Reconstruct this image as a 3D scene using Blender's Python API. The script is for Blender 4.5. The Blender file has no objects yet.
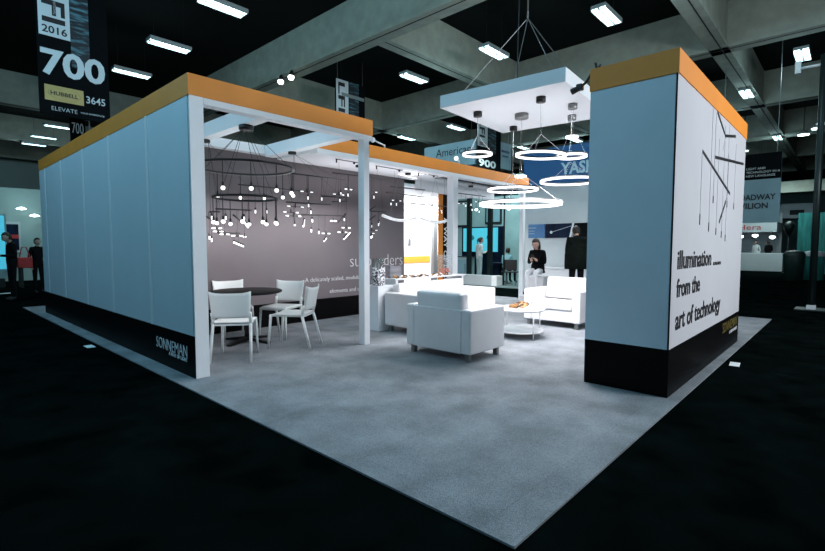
import bpy, bmesh, math, random
from mathutils import Vector, Matrix
random.seed(7)
C = bpy.context.scene.collection
PI = math.pi
R = math.radians

# ------------------------------------------------------------------ materials
def mat(name, col, rough=0.6, metal=0.0, var=0.0, scale=8.0, bump=0.0, bscale=60.0, emit=0.0, ecol=None, spec=0.5, stretch=None, clear=0.0, trans=0.0):
    m = bpy.data.materials.new(name); m.use_nodes = True
    nt = m.node_tree; b = nt.nodes['Principled BSDF']
    b.inputs['Roughness'].default_value = rough
    b.inputs['Metallic'].default_value = metal
    b.inputs['Specular IOR Level'].default_value = spec
    b.inputs['Base Color'].default_value = (*col, 1)
    if clear: b.inputs['Coat Weight'].default_value = clear; b.inputs['Coat Roughness'].default_value = 0.15
    if trans: b.inputs['Transmission Weight'].default_value = trans; b.inputs['IOR'].default_value = 1.3
    tc = nt.nodes.new('ShaderNodeTexCoord')
    src = tc.outputs['Object']
    if stretch:
        mp = nt.nodes.new('ShaderNodeMapping'); mp.inputs['Scale'].default_value = stretch
        nt.links.new(src, mp.inputs['Vector']); src = mp.outputs['Vector']
    if var:
        n = nt.nodes.new('ShaderNodeTexNoise'); n.inputs['Scale'].default_value = scale; n.inputs['Detail'].default_value = 4
        nt.links.new(src, n.inputs['Vector'])
        r = nt.nodes.new('ShaderNodeValToRGB')
        r.color_ramp.elements[0].position = 0.3; r.color_ramp.elements[1].position = 0.7
        r.color_ramp.elements[0].color = (*[max(0, c*(1-var)) for c in col], 1)
        r.color_ramp.elements[1].color = (*[min(1, c*(1+var)) for c in col], 1)
        nt.links.new(n.outputs['Fac'], r.inputs['Fac']); nt.links.new(r.outputs['Color'], b.inputs['Base Color'])
    if bump:
        n2 = nt.nodes.new('ShaderNodeTexNoise'); n2.inputs['Scale'].default_value = bscale; n2.inputs['Detail'].default_value = 3
        nt.links.new(src, n2.inputs['Vector'])
        bp = nt.nodes.new('ShaderNodeBump'); bp.inputs['Strength'].default_value = bump; bp.inputs['Distance'].default_value = 0.01
        nt.links.new(n2.outputs['Fac'], bp.inputs['Height']); nt.links.new(bp.outputs['Normal'], b.inputs['Normal'])
    if emit:
        b.inputs['Emission Color'].default_value = (*(ecol or col), 1)
        b.inputs['Emission Strength'].default_value = emit
    return m

M = {}
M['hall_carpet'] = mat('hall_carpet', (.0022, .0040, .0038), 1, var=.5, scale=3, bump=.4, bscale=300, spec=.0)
M['ceiling'] = mat('ceiling_black', (.004, .005, .005), .9, var=.3, scale=.5, spec=.1)
M['concrete'] = mat('beam_concrete', (.30, .33, .28), .9, var=.12, scale=3, bump=.15, bscale=20, spec=.2)
M['groove'] = mat('groove_black', (.01, .01, .01), .9)
M['hallwall'] = mat('hall_wall_concrete', (.30, .40, .39), .85, var=.1, scale=.4)
M['booth_carpet'] = mat('booth_carpet', (.26, .28, .30), .95, var=.24, scale=2.6, bump=.5, bscale=220, spec=.1)
M['white'] = mat('white_laminate', (.74, .77, .80), .45, var=.02, scale=1.5)
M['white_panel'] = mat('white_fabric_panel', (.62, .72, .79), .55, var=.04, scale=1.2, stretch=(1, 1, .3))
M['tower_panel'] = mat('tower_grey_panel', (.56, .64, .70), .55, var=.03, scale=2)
M['tower_print'] = mat('tower_glossy_print', (.76, .76, .80), .22, var=.02, scale=2, clear=.2)
M['seam'] = mat('white_seam', (.86, .90, .94), .3)
M['orange'] = mat('orange_fascia', (.74, .25, .025), .6, var=.04, scale=3)
M['black'] = mat('black_laminate', (.0025, .0025, .003), .45, var=.2, scale=4, spec=.08)
M['black_matte'] = mat('black_matte', (.008, .008, .009), .7)
M['blackmetal'] = mat('black_metal', (.012, .012, .013), .4, metal=.4)
M['graphic'] = mat('grey_graphic', (.155, .135, .145), .55, var=.10, scale=.8)
M['ink'] = mat('white_lettering', (.85, .86, .88), .5)
M['inkgrey'] = mat('grey_lettering', (.45, .46, .48), .5)
M['inkblack'] = mat('black_lettering', (.012, .012, .014), .5)
M['inksoft'] = mat('faded_grey_print', (.46, .46, .49), .5)
M['gold'] = mat('gold_lettering', (.26, .20, .06), .45, metal=.3)
M['leather'] = mat('white_leather', (.74, .73, .74), .42, var=.03, scale=5, bump=.08, bscale=90)
M['plastic'] = mat('white_plastic', (.78, .82, .82), .35, var=.02, scale=4)
M['steel'] = mat('brushed_steel_foot', (.20, .21, .21), .4, metal=.7)
M['chrome'] = mat('silver_metal', (.6, .6, .62), .25, metal=.9)
M['tabletop'] = mat('dark_table_top', (.006, .007, .007), .5, var=.3, scale=6, spec=.15)
M['amber'] = mat('amber_wood', (.36, .17, .045), .5, var=.5, scale=14)
M['darkwood'] = mat('dark_wood', (.05, .025, .012), .5, var=.4, scale=14)
M['led'] = mat('led_diffuser', (1, .98, 1), .5, emit=1.5, ecol=(1, .96, 1))
M['globe'] = mat('globe_glass', (1, 1, 1), .3, emit=1.5, ecol=(1, .97, .92))
M['tubelight'] = mat('tube_diffuser', (1, 1, 1), .4, emit=1.35, ecol=(1, .98, .98))
M['arc'] = mat('arc_diffuser', (.95, .95, .97), .4, emit=.2, ecol=(1, 1, 1))
M['fixture'] = mat('fluorescent_panel', (.8, 1, 1), .5, emit=5.0, ecol=(.62, .95, 1))
M['housing'] = mat('fixture_housing', (.25, .28, .28), .5, metal=.3)
M['skin'] = mat('skin', (.52, .33, .25), .55, var=.06, scale=20)
M['hair'] = mat('dark_hair', (.02, .012, .009), .5, var=.4, scale=40)
M['suit'] = mat('black_cloth', (.006, .006, .007), .9, var=.3, scale=20, spec=.08)
M['darkgreen'] = mat('dark_olive_cloth', (.006, .009, .007), .9, var=.4, scale=14, spec=.08)
M['paletrousers'] = mat('pale_cloth', (.75, .75, .78), .8, var=.05, scale=14)
M['blueshirt'] = mat('light_blue_cloth', (.30, .55, .62), .8, var=.05, scale=14)
M['redcloth'] = mat('red_cloth', (.45, .03, .03), .7, var=.2, scale=14)
M['whitecloth'] = mat('white_cloth', (.6, .65, .65), .8, var=.05, scale=14)
M['phone'] = mat('phone_black', (.01, .01, .012), .2)
M['glass'] = mat('clear_glass', (.92, .96, .97), .05, trans=.92)
M['smokeglass'] = mat('smoked_glass', (.34, .34, .37), .2, trans=.45, var=.35, scale=5, stretch=(.5, .5, 3))
M['redglass'] = mat('orange_red_beads', (.75, .12, .05), .3, var=.4, scale=60)
M['blue'] = mat('blue_sign', (.012, .09, .24), .5, var=.08, scale=.8)
M['skyblue'] = mat('sky_blue_poster', (.006, .11, .28), .4, var=.2, scale=2)
M['navy'] = mat('navy_poster', (.004, .010, .028), .5, var=.6, scale=3, spec=.1)
M['teal'] = mat('teal_cloth', (.03, .26, .24), .8, var=.45, scale=3, stretch=(4, 4, .4))
M['tealgrey'] = mat('teal_grey_panel', (.30, .42, .43), .7, var=.15, scale=1)
M['palegrey'] = mat('pale_grey_panel', (.45, .50, .52), .6, var=.05, scale=1)
M['neighcarpet'] = mat('neighbour_carpet', (.16, .23, .23), .95, var=.2, scale=3, bump=.3, bscale=200)
M['screen'] = mat('lit_screen', (.02, .3, .4), .3, emit=.62, ecol=(.12, .68, .85))
M['screenspot'] = mat('screen_emblem', (.01, .1, .15), .3, emit=.25, ecol=(.02, .45, .6))
M['pink'] = mat('pink_lit_panel', (.8, .3, .4), .4, emit=.7, ecol=(1, .35, .45))
M['cyanlit'] = mat('cyan_lit_panel', (.1, .6, .8), .4, emit=.45, ecol=(.1, .75, 1))
M['lamp'] = mat('lamp_lens', (1, 1, 1), .4, emit=9.0, ecol=(1, .97, .88))
M['coollamp'] = mat('cool_lamp_lens', (1, 1, 1), .4, emit=5.0, ecol=(.75, .98, 1))
M['bannerbg'] = mat('banner_black', (.004, .005, .006), .8, var=.2, scale=2, spec=.05)
M['bannerpale'] = mat('banner_pale_blue', (.22, .36, .42), .6, var=.08, scale=1)
M['bannerwhite'] = mat('banner_white', (.62, .68, .70), .7, var=.04, scale=2, spec=.2)
M['logogold'] = mat('logo_gold', (.50, .37, .13), .5, var=.1, scale=2)
M['sign_sky'] = mat('sign_sky_blue', (.36, .54, .62), .7, var=.2, scale=.6)
M['paper'] = mat('white_paper', (.85, .88, .88), .7)
M['bin'] = mat('dark_bin_plastic', (.012, .03, .028), .5, var=.2, scale=4)
M['brass'] = mat('pole_dark', (.01, .02, .02), .4, metal=.5)

# streaked blue banner picture (crossing light trails)
def streak_mat(name, c0, c1):
    m = bpy.data.materials.new(name); m.use_nodes = True; nt = m.node_tree; b = nt.nodes['Principled BSDF']
    tc = nt.nodes.new('ShaderNodeTexCoord'); mp = nt.nodes.new('ShaderNodeMapping')
    mp.inputs['Rotation'].default_value = (0, R(35), 0); mp.inputs['Scale'].default_value = (1.2, 1, 7)
    n = nt.nodes.new('ShaderNodeTexNoise'); n.inputs['Scale'].default_value = 2.2; n.inputs['Detail'].default_value = 5
    r = nt.nodes.new('ShaderNodeValToRGB')
    r.color_ramp.elements[0].position = .50; r.color_ramp.elements[1].position = .72
    r.color_ramp.elements[0].color = (*c0, 1); r.color_ramp.elements[1].color = (*c1, 1)
    nt.links.new(tc.outputs['Object'], mp.inputs['Vector']); nt.links.new(mp.outputs['Vector'], n.inputs['Vector'])
    nt.links.new(n.outputs['Fac'], r.inputs['Fac']); nt.links.new(r.outputs['Color'], b.inputs['Base Color'])
    b.inputs['Roughness'].default_value = .6
    return m
M['streak'] = streak_mat('banner_light_trails', (.008, .014, .02), (.10, .26, .32))

def lace_mat():
    m = bpy.data.materials.new('black_white_lace'); m.use_nodes = True; nt = m.node_tree; b = nt.nodes['Principled BSDF']
    tc = nt.nodes.new('ShaderNodeTexCoord')
    n = nt.nodes.new('ShaderNodeTexNoise'); n.inputs['Scale'].default_value = 16; n.inputs['Detail'].default_value = 3; n.inputs['Distortion'].default_value = 2.5
    r = nt.nodes.new('ShaderNodeValToRGB'); r.color_ramp.interpolation = 'CONSTANT'
    r.color_ramp.elements[1].position = .5
    r.color_ramp.elements[0].color = (.03, .03, .04, 1); r.color_ramp.elements[1].color = (.75, .76, .8, 1)
    nt.links.new(tc.outputs['Object'], n.inputs['Vector'])
    nt.links.new(n.outputs['Fac'], r.inputs['Fac']); nt.links.new(r.outputs['Color'], b.inputs['Base Color'])
    b.inputs['Roughness'].default_value = .4
    return m
M['lace'] = lace_mat()

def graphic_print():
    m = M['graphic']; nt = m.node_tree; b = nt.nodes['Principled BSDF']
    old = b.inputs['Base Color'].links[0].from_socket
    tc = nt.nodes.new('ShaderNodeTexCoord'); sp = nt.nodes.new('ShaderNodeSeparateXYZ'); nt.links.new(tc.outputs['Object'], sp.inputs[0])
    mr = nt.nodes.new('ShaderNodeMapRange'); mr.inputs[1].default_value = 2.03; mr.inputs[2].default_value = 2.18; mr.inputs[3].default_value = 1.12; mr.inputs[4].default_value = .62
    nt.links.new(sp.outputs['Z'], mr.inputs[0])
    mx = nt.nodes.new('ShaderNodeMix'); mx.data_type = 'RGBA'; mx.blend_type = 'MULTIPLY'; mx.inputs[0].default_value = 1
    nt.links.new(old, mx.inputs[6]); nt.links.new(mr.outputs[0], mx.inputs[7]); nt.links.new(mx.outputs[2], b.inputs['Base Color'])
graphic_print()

# carpet laid in tiles with faint seams
def tile_carpet():
    m = M['booth_carpet']; nt = m.node_tree; b = nt.nodes['Principled BSDF']
    old = b.inputs['Base Color'].links[0].from_socket
    tc = nt.nodes.new('ShaderNodeTexCoord')
    br = nt.nodes.new('ShaderNodeTexBrick'); br.inputs['Scale'].default_value = 1.0
    br.inputs['Brick Width'].default_value = 1.0; br.inputs['Row Height'].default_value = 1.0
    br.inputs['Mortar Size'].default_value = .006; br.inputs['Mortar Smooth'].default_value = .6
    br.offset = 0.5
    br.inputs['Color1'].default_value = (1, 1, 1, 1); br.inputs['Color2'].default_value = (.88, .88, .89, 1); br.inputs['Mortar'].default_value = (.8, .8, .82, 1)
    mx = nt.nodes.new('ShaderNodeMix'); mx.data_type = 'RGBA'; mx.blend_type = 'MULTIPLY'; mx.inputs[0].default_value = .8
    nt.links.new(tc.outputs['Object'], br.inputs['Vector'])
    fine = nt.nodes.new('ShaderNodeTexNoise'); fine.inputs['Scale'].default_value = 120; fine.inputs['Detail'].default_value = 2
    nt.links.new(tc.outputs['Object'], fine.inputs['Vector'])
    rr = nt.nodes.new('ShaderNodeValToRGB'); rr.color_ramp.elements[0].position = .3; rr.color_ramp.elements[1].position = .7
    rr.color_ramp.elements[0].color = (.72, .72, .72, 1); rr.color_ramp.elements[1].color = (1.15, 1.15, 1.15, 1)
    nt.links.new(fine.outputs['Fac'], rr.inputs['Fac'])
    m2 = nt.nodes.new('ShaderNodeMix'); m2.data_type = 'RGBA'; m2.blend_type = 'MULTIPLY'; m2.inputs[0].default_value = 1
    nt.links.new(old, mx.inputs[6]); nt.links.new(br.outputs['Color'], mx.inputs[7])
    nt.links.new(mx.outputs[2], m2.inputs[6]); nt.links.new(rr.outputs['Color'], m2.inputs[7])
    nt.links.new(m2.outputs[2], b.inputs['Base Color'])
tile_carpet()

# ------------------------------------------------------------------ object helpers
def world(o):
    if o.parent is None: return o.matrix_basis.copy()
    return world(o.parent) @ o.matrix_parent_inverse @ o.matrix_basis

def tag(o, label=None, cat=None, group=None, kind=None):
    if label: o['label'] = label
    if cat: o['category'] = cat
    if group: o['group'] = group
    if kind: o['kind'] = kind
    return o

def thing(name, label, cat, loc=(0, 0, 0), rz=0.0, group=None):
    o = bpy.data.objects.new(name, None); C.objects.link(o)
    o.empty_display_size = .1
    o.location = loc; o.rotation_euler = (0, 0, rz)
    return tag(o, label, cat, group)

def frame(d):
    d = Vector(d).normalized()
    a = Vector((0, 0, 1)) if abs(d.z) < .95 else Vector((1, 0, 0))
    u = d.cross(a).normalized(); v = u.cross(d).normalized()
    return u, v

class MB:
    def __init__(s): s.bm = bmesh.new(); s.mi = 0
    def _f(s, vs):
        try:
            f = s.bm.faces.new(vs); f.material_index = s.mi; return f
        except ValueError: return None
    def box(s, x0, x1, y0, y1, z0, z1, bevel=0.0, seg=2, mtx=None):
        b = bmesh.new()
        bmesh.ops.create_cube(b, size=1)
        for v in b.verts:
            v.co = Vector(((x0+x1)/2 + v.co.x*(x1-x0), (y0+y1)/2 + v.co.y*(y1-y0), (z0+z1)/2 + v.co.z*(z1-z0)))
        if bevel:
            bmesh.ops.bevel(b, geom=b.edges[:], offset=bevel, segments=seg, affect='EDGES', profile=.5)
        if mtx is not None: b.transform(mtx)
        s.merge(b); return s
    def merge(s, b):
        mp = {}
        for v in b.verts: mp[v] = s.bm.verts.new(v.co)
        for f in b.faces:
            nf = s._f([mp[v] for v in f.verts])
            if nf: nf.smooth = f.smooth
        b.free()
    def tube(s, pts, r, n=8, closed=False, r1=None, caps=True):
        pts = [Vector(p) for p in pts]; k = len(pts); rings = []
        u = None
        for i, p in enumerate(pts):
            if closed: d = pts[(i+1) % k] - pts[i-1]
            else: d = pts[min(i+1, k-1)] - pts[max(i-1, 0)]
            d.normalize()
            if u is None: u, v = frame(d)
            else:
                u = (u - d*u.dot(d)).normalized(); v = u.cross(d).normalized()
            rr = r if r1 is None else r + (r1-r)*i/max(1, k-1)
            rings.append([s.bm.verts.new(p + u*math.cos(2*PI*j/n)*rr + v*math.sin(2*PI*j/n)*rr) for j in range(n)])
        m = k if closed else k-1
        for i in range(m):
            a, b = rings[i], rings[(i+1) % k]
            for j in range(n):
                f = s._f([a[j], a[(j+1) % n], b[(j+1) % n], b[j]])
                if f: f.smooth = n > 6
        if caps and not closed:
            s._f(rings[0][::-1]); s._f(rings[-1])
        return s
    def cyl(s, p0, p1, r, n=16, r1=None): return s.tube([p0, p1], r, n, r1=r1)
    def lathe(s, prof, c=(0, 0, 0), n=32, closed=False, smooth=True):
        c = Vector(c); rings = []
        for (r, z) in prof:
            if r < 1e-6: rings.append([s.bm.verts.new(c + Vector((0, 0, z)))])
            else: rings.append([s.bm.verts.new(c + Vector((r*math.cos(2*PI*j/n), r*math.sin(2*PI*j/n), z))) for j in range(n)])
        m = len(rings) if closed else len(rings)-1
        for i in range(m):
            a, b = rings[i], rings[(i+1) % len(rings)]
            for j in range(n):
                if len(a) == 1 and len(b) == 1: continue
                if len(a) == 1: f = s._f([a[0], b[(j+1) % n], b[j]])
                elif len(b) == 1: f = s._f([a[j], a[(j+1) % n], b[0]])
                else: f = s._f([a[j], a[(j+1) % n], b[(j+1) % n], b[j]])
                if f: f.smooth = smooth
        return s
    def sphere(s, c, r, nu=16, nv=10, sc=(1, 1, 1)):
        prof = [(r*math.sin(PI*i/nv), -r*math.cos(PI*i/nv)) for i in range(nv+1)]
        b = MB(); b.lathe([(max(0, a), z) for a, z in prof], (0, 0, 0), nu)
        for v in b.bm.verts: v.co = Vector((v.co.x*sc[0], v.co.y*sc[1], v.co.z*sc[2])) + Vector(c)
        s.merge(b.bm); return s
    def prism(s, poly, axis, a, b):
        """poly: 2D points; axis: extruded axis 0/1/2 from a to b"""
        def P(p, t):
            q = list(p); q.insert(axis, t); return Vector(q)
        lo = [s.bm.verts.new(P(p, a)) for p in poly]; hi = [s.bm.verts.new(P(p, b)) for p in poly]
        n = len(poly); s._f(lo[::-1]); s._f(hi)
        for i in range(n): s._f([lo[i], lo[(i+1) % n], hi[(i+1) % n], hi[i]])
        return s
    def xf(s, m): s.bm.transform(m); return s
    def build(s, name, m, parent=None, local=False, smooth=None, label=None):
        bmesh.ops.recalc_face_normals(s.bm, faces=s.bm.faces[:])
        me = bpy.data.meshes.new(name); 
        if smooth is not None:
            for f in s.bm.faces: f.smooth = smooth
        off = Vector((0, 0, 0))
        if parent is None and len(s.bm.verts):
            xs = [v.co.x for v in s.bm.verts]; ys = [v.co.y for v in s.bm.verts]; zs = [v.co.z for v in s.bm.verts]
            off = Vector(((min(xs)+max(xs))/2, (min(ys)+max(ys))/2, min(zs)))
            s.bm.transform(Matrix.Translation(-off))
        s.bm.to_mesh(me); s.bm.free()
        for q in (m if isinstance(m, (list, tuple)) else [m]): me.materials.append(q)
        o = bpy.data.objects.new(name, me); C.objects.link(o)
        o.location = off
        if parent is not None:
            o.parent = parent
            if not local: o.matrix_parent_inverse = world(parent).inverted()
        if label: o['label'] = label
        return o

def copy_tree(o, parent=None):
    c = o.copy(); C.objects.link(c)
    if parent is not None: c.parent = parent
    for ch in list(o.children): copy_tree(ch, c)
    return c

_fc = {}
def text_mb(txt, w=None, h=None, thick=.004, thin=0.0, align='l', shear=0.0):
    """letters in local XY plane (x right, y up), scaled to width w and / or height h"""
    cu = bpy.data.curves.new('t', 'FONT'); cu.body = txt; cu.size = 1; cu.offset = thin; cu.resolution_u = 3; cu.shear = shear
    ob = bpy.data.objects.new('t', cu); C.objects.link(ob)
    dg = bpy.context.evaluated_depsgraph_get(); dg.update()
    me = bpy.data.meshes.new_from_object(ob.evaluated_get(dg))
    bpy.data.objects.remove(ob); bpy.data.curves.remove(cu)
    b = bmesh.new(); b.from_mesh(me); bpy.data.meshes.remove(me)
    xs = [v.co.x for v in b.verts]; ys = [v.co.y for v in b.verts]
    x0, x1, y0, y1 = min(xs), max(xs), min(ys), max(ys)
    sx = w/(x1-x0) if w else None; sy = h/(y1-y0) if h else None
    sx = sx or sy; sy = sy or sx
    ox = x0 if align == 'l' else (x1 if align == 'r' else (x0+x1)/2)
    for v in b.verts: v.co = Vector(((v.co.x-ox)*sx, (v.co.y-y0)*sy, 0))
    ex = bmesh.ops.extrude_face_region(b, geom=b.faces[:])
    for e in ex['geom']:
        if isinstance(e, bmesh.types.BMVert): e.co.z += thick
    m = MB(); m.bm.free(); m.bm = b
    return m
def text(name, txt, org, xdir, m, parent, w=None, h=None, thin=0.0, align='l', up=(0, 0, 1), thick=.004, shear=0.0, label=None):
    t = text_mb(txt, w, h, thick, thin, align, shear)
    x = Vector(xdir).normalized(); y = Vector(up).normalized(); z = x.cross(y)
    mt = Matrix((( x.x, y.x, z.x, org[0]), (x.y, y.y, z.y, org[1]), (x.z, y.z, z.z, org[2]), (0, 0, 0, 1)))
    t.xf(mt)
    return t.build(name, m, parent, smooth=False, label=label)

def area(name, loc, power, sx, sy, col=(1, 1, 1), rot=(0, 0, 0), spread=180, shape='RECTANGLE'):
    l = bpy.data.lights.new(name, 'AREA'); l.energy = power; l.size = sx; l.shape = shape; l.color = col; l.spread = R(spread)
    if shape in ('RECTANGLE', 'ELLIPSE'): l.size_y = sy
    o = bpy.data.objects.new(name, l); C.objects.link(o); o.location = loc; o.rotation_euler = rot
    return o
def spot(name, loc, target, power, angle=50, blend=.6, col=(1, 1, 1), size=.05):
    l = bpy.data.lights.new(name, 'SPOT'); l.energy = power; l.spot_size = R(angle); l.spot_blend = blend; l.color = col; l.shadow_soft_size = size
    o = bpy.data.objects.new(name, l); C.objects.link(o); o.location = loc
    o.rotation_euler = (Vector(target)-Vector(loc)).to_track_quat('-Z', 'Y').to_euler()
    return o

# ------------------------------------------------------------------ camera, world
cam = bpy.data.cameras.new('camera'); co = bpy.data.objects.new('camera', cam); C.objects.link(co)
YAW, PIT, ROL, F = R(42.737), R(3.5552), R(.0608), 476.82
cam.sensor_fit = 'HORIZONTAL'; cam.sensor_width = 36; cam.lens = F/825*36; cam.clip_end = 300; cam.clip_start = .05
fw = Vector((math.cos(YAW)*math.cos(PIT), math.sin(YAW)*math.cos(PIT), -math.sin(PIT)))
q = fw.to_track_quat('-Z', 'Y')
co.matrix_world = Matrix.Translation((0, 0, 1.38)) @ q.to_matrix().to_4x4() @ Matrix.Rotation(ROL, 4, 'Z')
bpy.context.scene.camera = co
w = bpy.data.worlds.new('world'); bpy.context.scene.world = w; w.use_nodes = True
w.node_tree.nodes['Background'].inputs['Color'].default_value = (.016, .030, .034, 1)
w.node_tree.nodes['Background'].inputs['Strength'].default_value = 1.0
vs = bpy.context.scene.view_settings
vs.view_transform = 'Standard'; vs.look = 'None'; vs.gamma = 1; vs.exposure = 0.0; vs.use_curve_mapping = False

# ------------------------------------------------------------------ hall shell
def struct(name, mb, m): return tag(mb.build(name, m), kind='structure')
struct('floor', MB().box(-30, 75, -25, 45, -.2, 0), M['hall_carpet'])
struct('ceiling', MB().box(-30, 75, -25, 45, 8.3, 8.6), M['ceiling'])
struct('wall_north', MB().box(-30, 75, 42, 42.3, 0, 8.3), M['hallwall'])
struct('wall_east', MB().box(70, 70.3, -25, 42, 0, 8.3), M['hallwall'])
struct('wall_south', MB().box(-30, 75, -25.3, -25, 0, 8.3), M['hallwall'])
struct('wall_west', MB().box(-30.3, -30, -25, 42, 0, 8.3), M['hallwall'])
for k, z in enumerate((2.9, 4.6)):
    struct('trim_%d' % (k+1), MB().box(-29, 69, 41.9, 41.99, z, z+.04), M['groove'])
tn = 3
for xb in (8.92, 16.2, 23.6, 31.0, 38.4, 45.8):       # beams running along the hall, each with a stepped soffit and a slot
    b = MB(); b.box(xb+.05, xb+.47, -24, 41.8, 7.12, 8.3); b.box(xb, xb+.52, -24, 41.8, 7.0, 7.12)
    b.mi = 1; b.box(xb+.17, xb+.20, -24, 41.8, 6.993, 7.0)
    struct('trim_%d' % tn, b, [M['concrete'], M['groove']]); tn += 1
for yb, x0 in ((2.85, 9.44), (9.58, 9.44), (17.0, 9.44), (24.85, -28), (33.0, -28), (40, -28)):    # cross beams
    b = MB(); b.box(x0, 69, yb+.05, yb+.43, 7.12, 8.3); b.box(x0, 69, yb, yb+.48, 7.0, 7.11)
    b.mi = 1; b.box(x0, 69, yb+.16, yb+.19, 6.994, 7.0)
    struct('trim_%d' % tn, b, [M['concrete'], M['groove']]); tn += 1

# hanging fluorescent fixtures in rows
FIX = {
 (6.1, 12.4): 'cool white strip light nearest the top edge above the left orange wall',
 (6.1, 16.0): 'cool white strip light to the right of the large 700 sign',
 (6.1, 19.5): 'cool white strip light just beside the upper right edge of the 700 sign',
 (6.1, 31.0): 'distant strip light under the 700 sign at far left',
 (6.1, 34.6): 'distant strip light just past the second small 700 sign',
 (6.1, 37.5): 'most distant strip light above the far end of the left wall',
 (13.4, 5.2): 'bright twin tube light above the tower, left of its orange cap',
 (13.4, 8.8): 'strip light in the ceiling bay right above the hanging white panel',
 (13.4, 12.3): 'strip light in the bay left of the hanging white panel',
 (20.4, 1.5): 'bright fixture on the black ceiling at the far right',
 (24.0, 3.5): 'small dim fixture on the black ceiling right of the tower top',
 (20.4, 15.7): 'thin strip light below the left corner of the hanging white panel',
 (20.4, 19.3): 'thin strip light above the rear orange fascia',
 (13.4, 16.0): 'strip light behind the banner seen through the pergola',
 (27.5, 5.2): 'distant fixture in the second bay right of the tower',
 (27.5, 12.3): 'distant fixture beneath the hanging panel between the pendant cables',
 (27.5, 15.7): 'distant fixture behind the small ring pendant',
 (34.8, 3.5): 'faint fixture deep in the hall on the right',
 (34.8, 7.1): 'faint fixture deep in the hall behind the tower',
 (42.2, 5.2): 'faintest fixture at the far end of the hall on the right'}
fixp = None
def make_fixture():
    r = thing('ceiling_light', '', 'ceiling light')
    MB().box(-.62, .62, -.2, .2, .03, .11, .01).build('housing', M['housing'], r, True)
    d = MB()
    for y in (-.11, .11): d.box(-.58, .58, y-.075, y+.075, 0, .03)
    d.build('diffuser', M['fixture'], r, True)
    l = MB()
    for k in range(9): l.box(-.58+k*.145-.004, -.58+k*.145+.004, -.19, .19, -.012, .005)
    l.box(-.6, .6, -.2, -.19, -.012, .03); l.box(-.6, .6, .19, .2, -.012, .03); l.box(-.6, .6, -.02, .02, -.012, .03)
    l.build('louvre', M['housing'], r, True)
    for x in (-.45, .45): MB().tube([(x, 0, .1), (x, 0, 1.42)], .006, 5).build('hanger', M['blackmetal'], r, True)
    return r
first = True
OFF = [(-1.2, 1.4), (-1.2, 5.2), (-1.2, 8.8), (-1.2, 12.4), (6.1, -2.1), (6.1, 1.4), (6.1, 5.2), (6.1, 8.8), (13.4, -2.1), (13.4, 1.4), (-1.2, -2.1)]
HALL_P = 50
for (x, y), lab in list(FIX.items()) + [(p, 'cool white strip light of the ceiling rows over and behind the camera') for p in OFF]:
    if first: fixp = make_fixture(); o = fixp; first = False
    else: o = copy_tree(fixp)
    o.scale = (.88, .88, 1); o.location = (x*.885, y*.885, 6.88); tag(o, lab, group='ceiling fixtures in rows')
    p, col = HALL_P, (.62, .90, 1.0)
    if x < 0: p, col = HALL_P*(6.0 if y > 5 else 3.5), (.33, .72, .96)
    if x < 40:
        l = bpy.data.lights.new('fixture_lamp', 'POINT'); l.energy = p; l.color = col; l.shadow_soft_size = .28
        lo = bpy.data.objects.new('fixture_lamp', l); C.objects.link(lo); lo.location = (x*.885, y*.885, 6.52)

# ------------------------------------------------------------------ booth carpet
b = MB(); b.box(1.852, 11.128, 1.077, 13.47, 0, .012)
tag(b.build('booth_carpet', M['booth_carpet']), 'grey tiled carpet covering the whole booth floor', 'carpet')

# ------------------------------------------------------------------ left partition wall
XW, Y0, Y1, H, HF, HB = 2.035, 4.907, 12.153, 3.088, 2.877, .45
r = thing('partition_wall', 'long pale blue-white booth wall on the left with orange top band and black base', 'wall', (XW, Y0, .012))
ys = [Y0+.004, 6.09, 7.55, 8.88, 10.33, 11.64, Y1-.004]
for i in range(6):
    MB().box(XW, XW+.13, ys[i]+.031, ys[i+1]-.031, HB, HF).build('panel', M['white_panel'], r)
for y in ys[1:-1]:
    MB().box(XW-.006, XW+.12, y-.03, y+.03, HB, HF).build('seam_strip', M['seam'], r, label='shiny white vertical seam strip')
MB().box(XW+.004, XW+.145, Y0-.002, Y0+.022, .012, HF).box(XW+.131, XW+.15, Y0+.02, Y1, .012, HF).build('end_panel', M['white'], r)
MB().box(XW+.001, XW+.13, Y1-.024, Y1, .012, HF).build('rear_edge', M['white'], r)
bs = MB().box(XW-.002, XW+.128, Y0+.004, Y1-.01, .012, HB).build('base_band', M['black'], r)
text('lettering', 'SONNEMAN', (XW-.003, 5.97, .20), (0, -1, 0), M['ink'], bs, w=.87, h=.125, thin=-.012)
text('lettering', 'A WAY OF LIGHT', (XW-.003, 5.10, .155), (0, -1, 0), M['ink'], bs, w=.50, h=.04, align='r')
MB().box(XW-.004, XW+.10, Y0-.006, Y1+.01, HF, H).build('fascia', M['orange'], r)

# ------------------------------------------------------------------ pergola bay on the left
r = thing('pergola_frame', 'white pergola frame with orange front fascia joined to the left wall', 'pergola', (3.3, 4.95, .012))
MB().box(XW+.10, 4.502, Y0-.006, Y0+.06, HF, H).box(4.44, 4.502, Y0+.06, 5.05, HF, H).build('fascia', M['orange'], r)
MB().box(XW+.15, 4.49, Y0+.0, Y0+.13, 2.815, HF).build('front_beam', M['white'], r)
for x0 in (2.85, 4.13):
    MB().box(x0, x0+.15, Y0+.131, 7.07, 2.82, 3.0).build('cross_beam', M['white'], r)
MB().box(XW+.151, 4.44, 7.071, 7.22, 2.86, 3.0).build('back_beam', M['white'], r)
MB().box(4.34, 4.435, Y0+.0, Y0+.115, .012, 2.814).build('post', M['white'], r)

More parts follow.
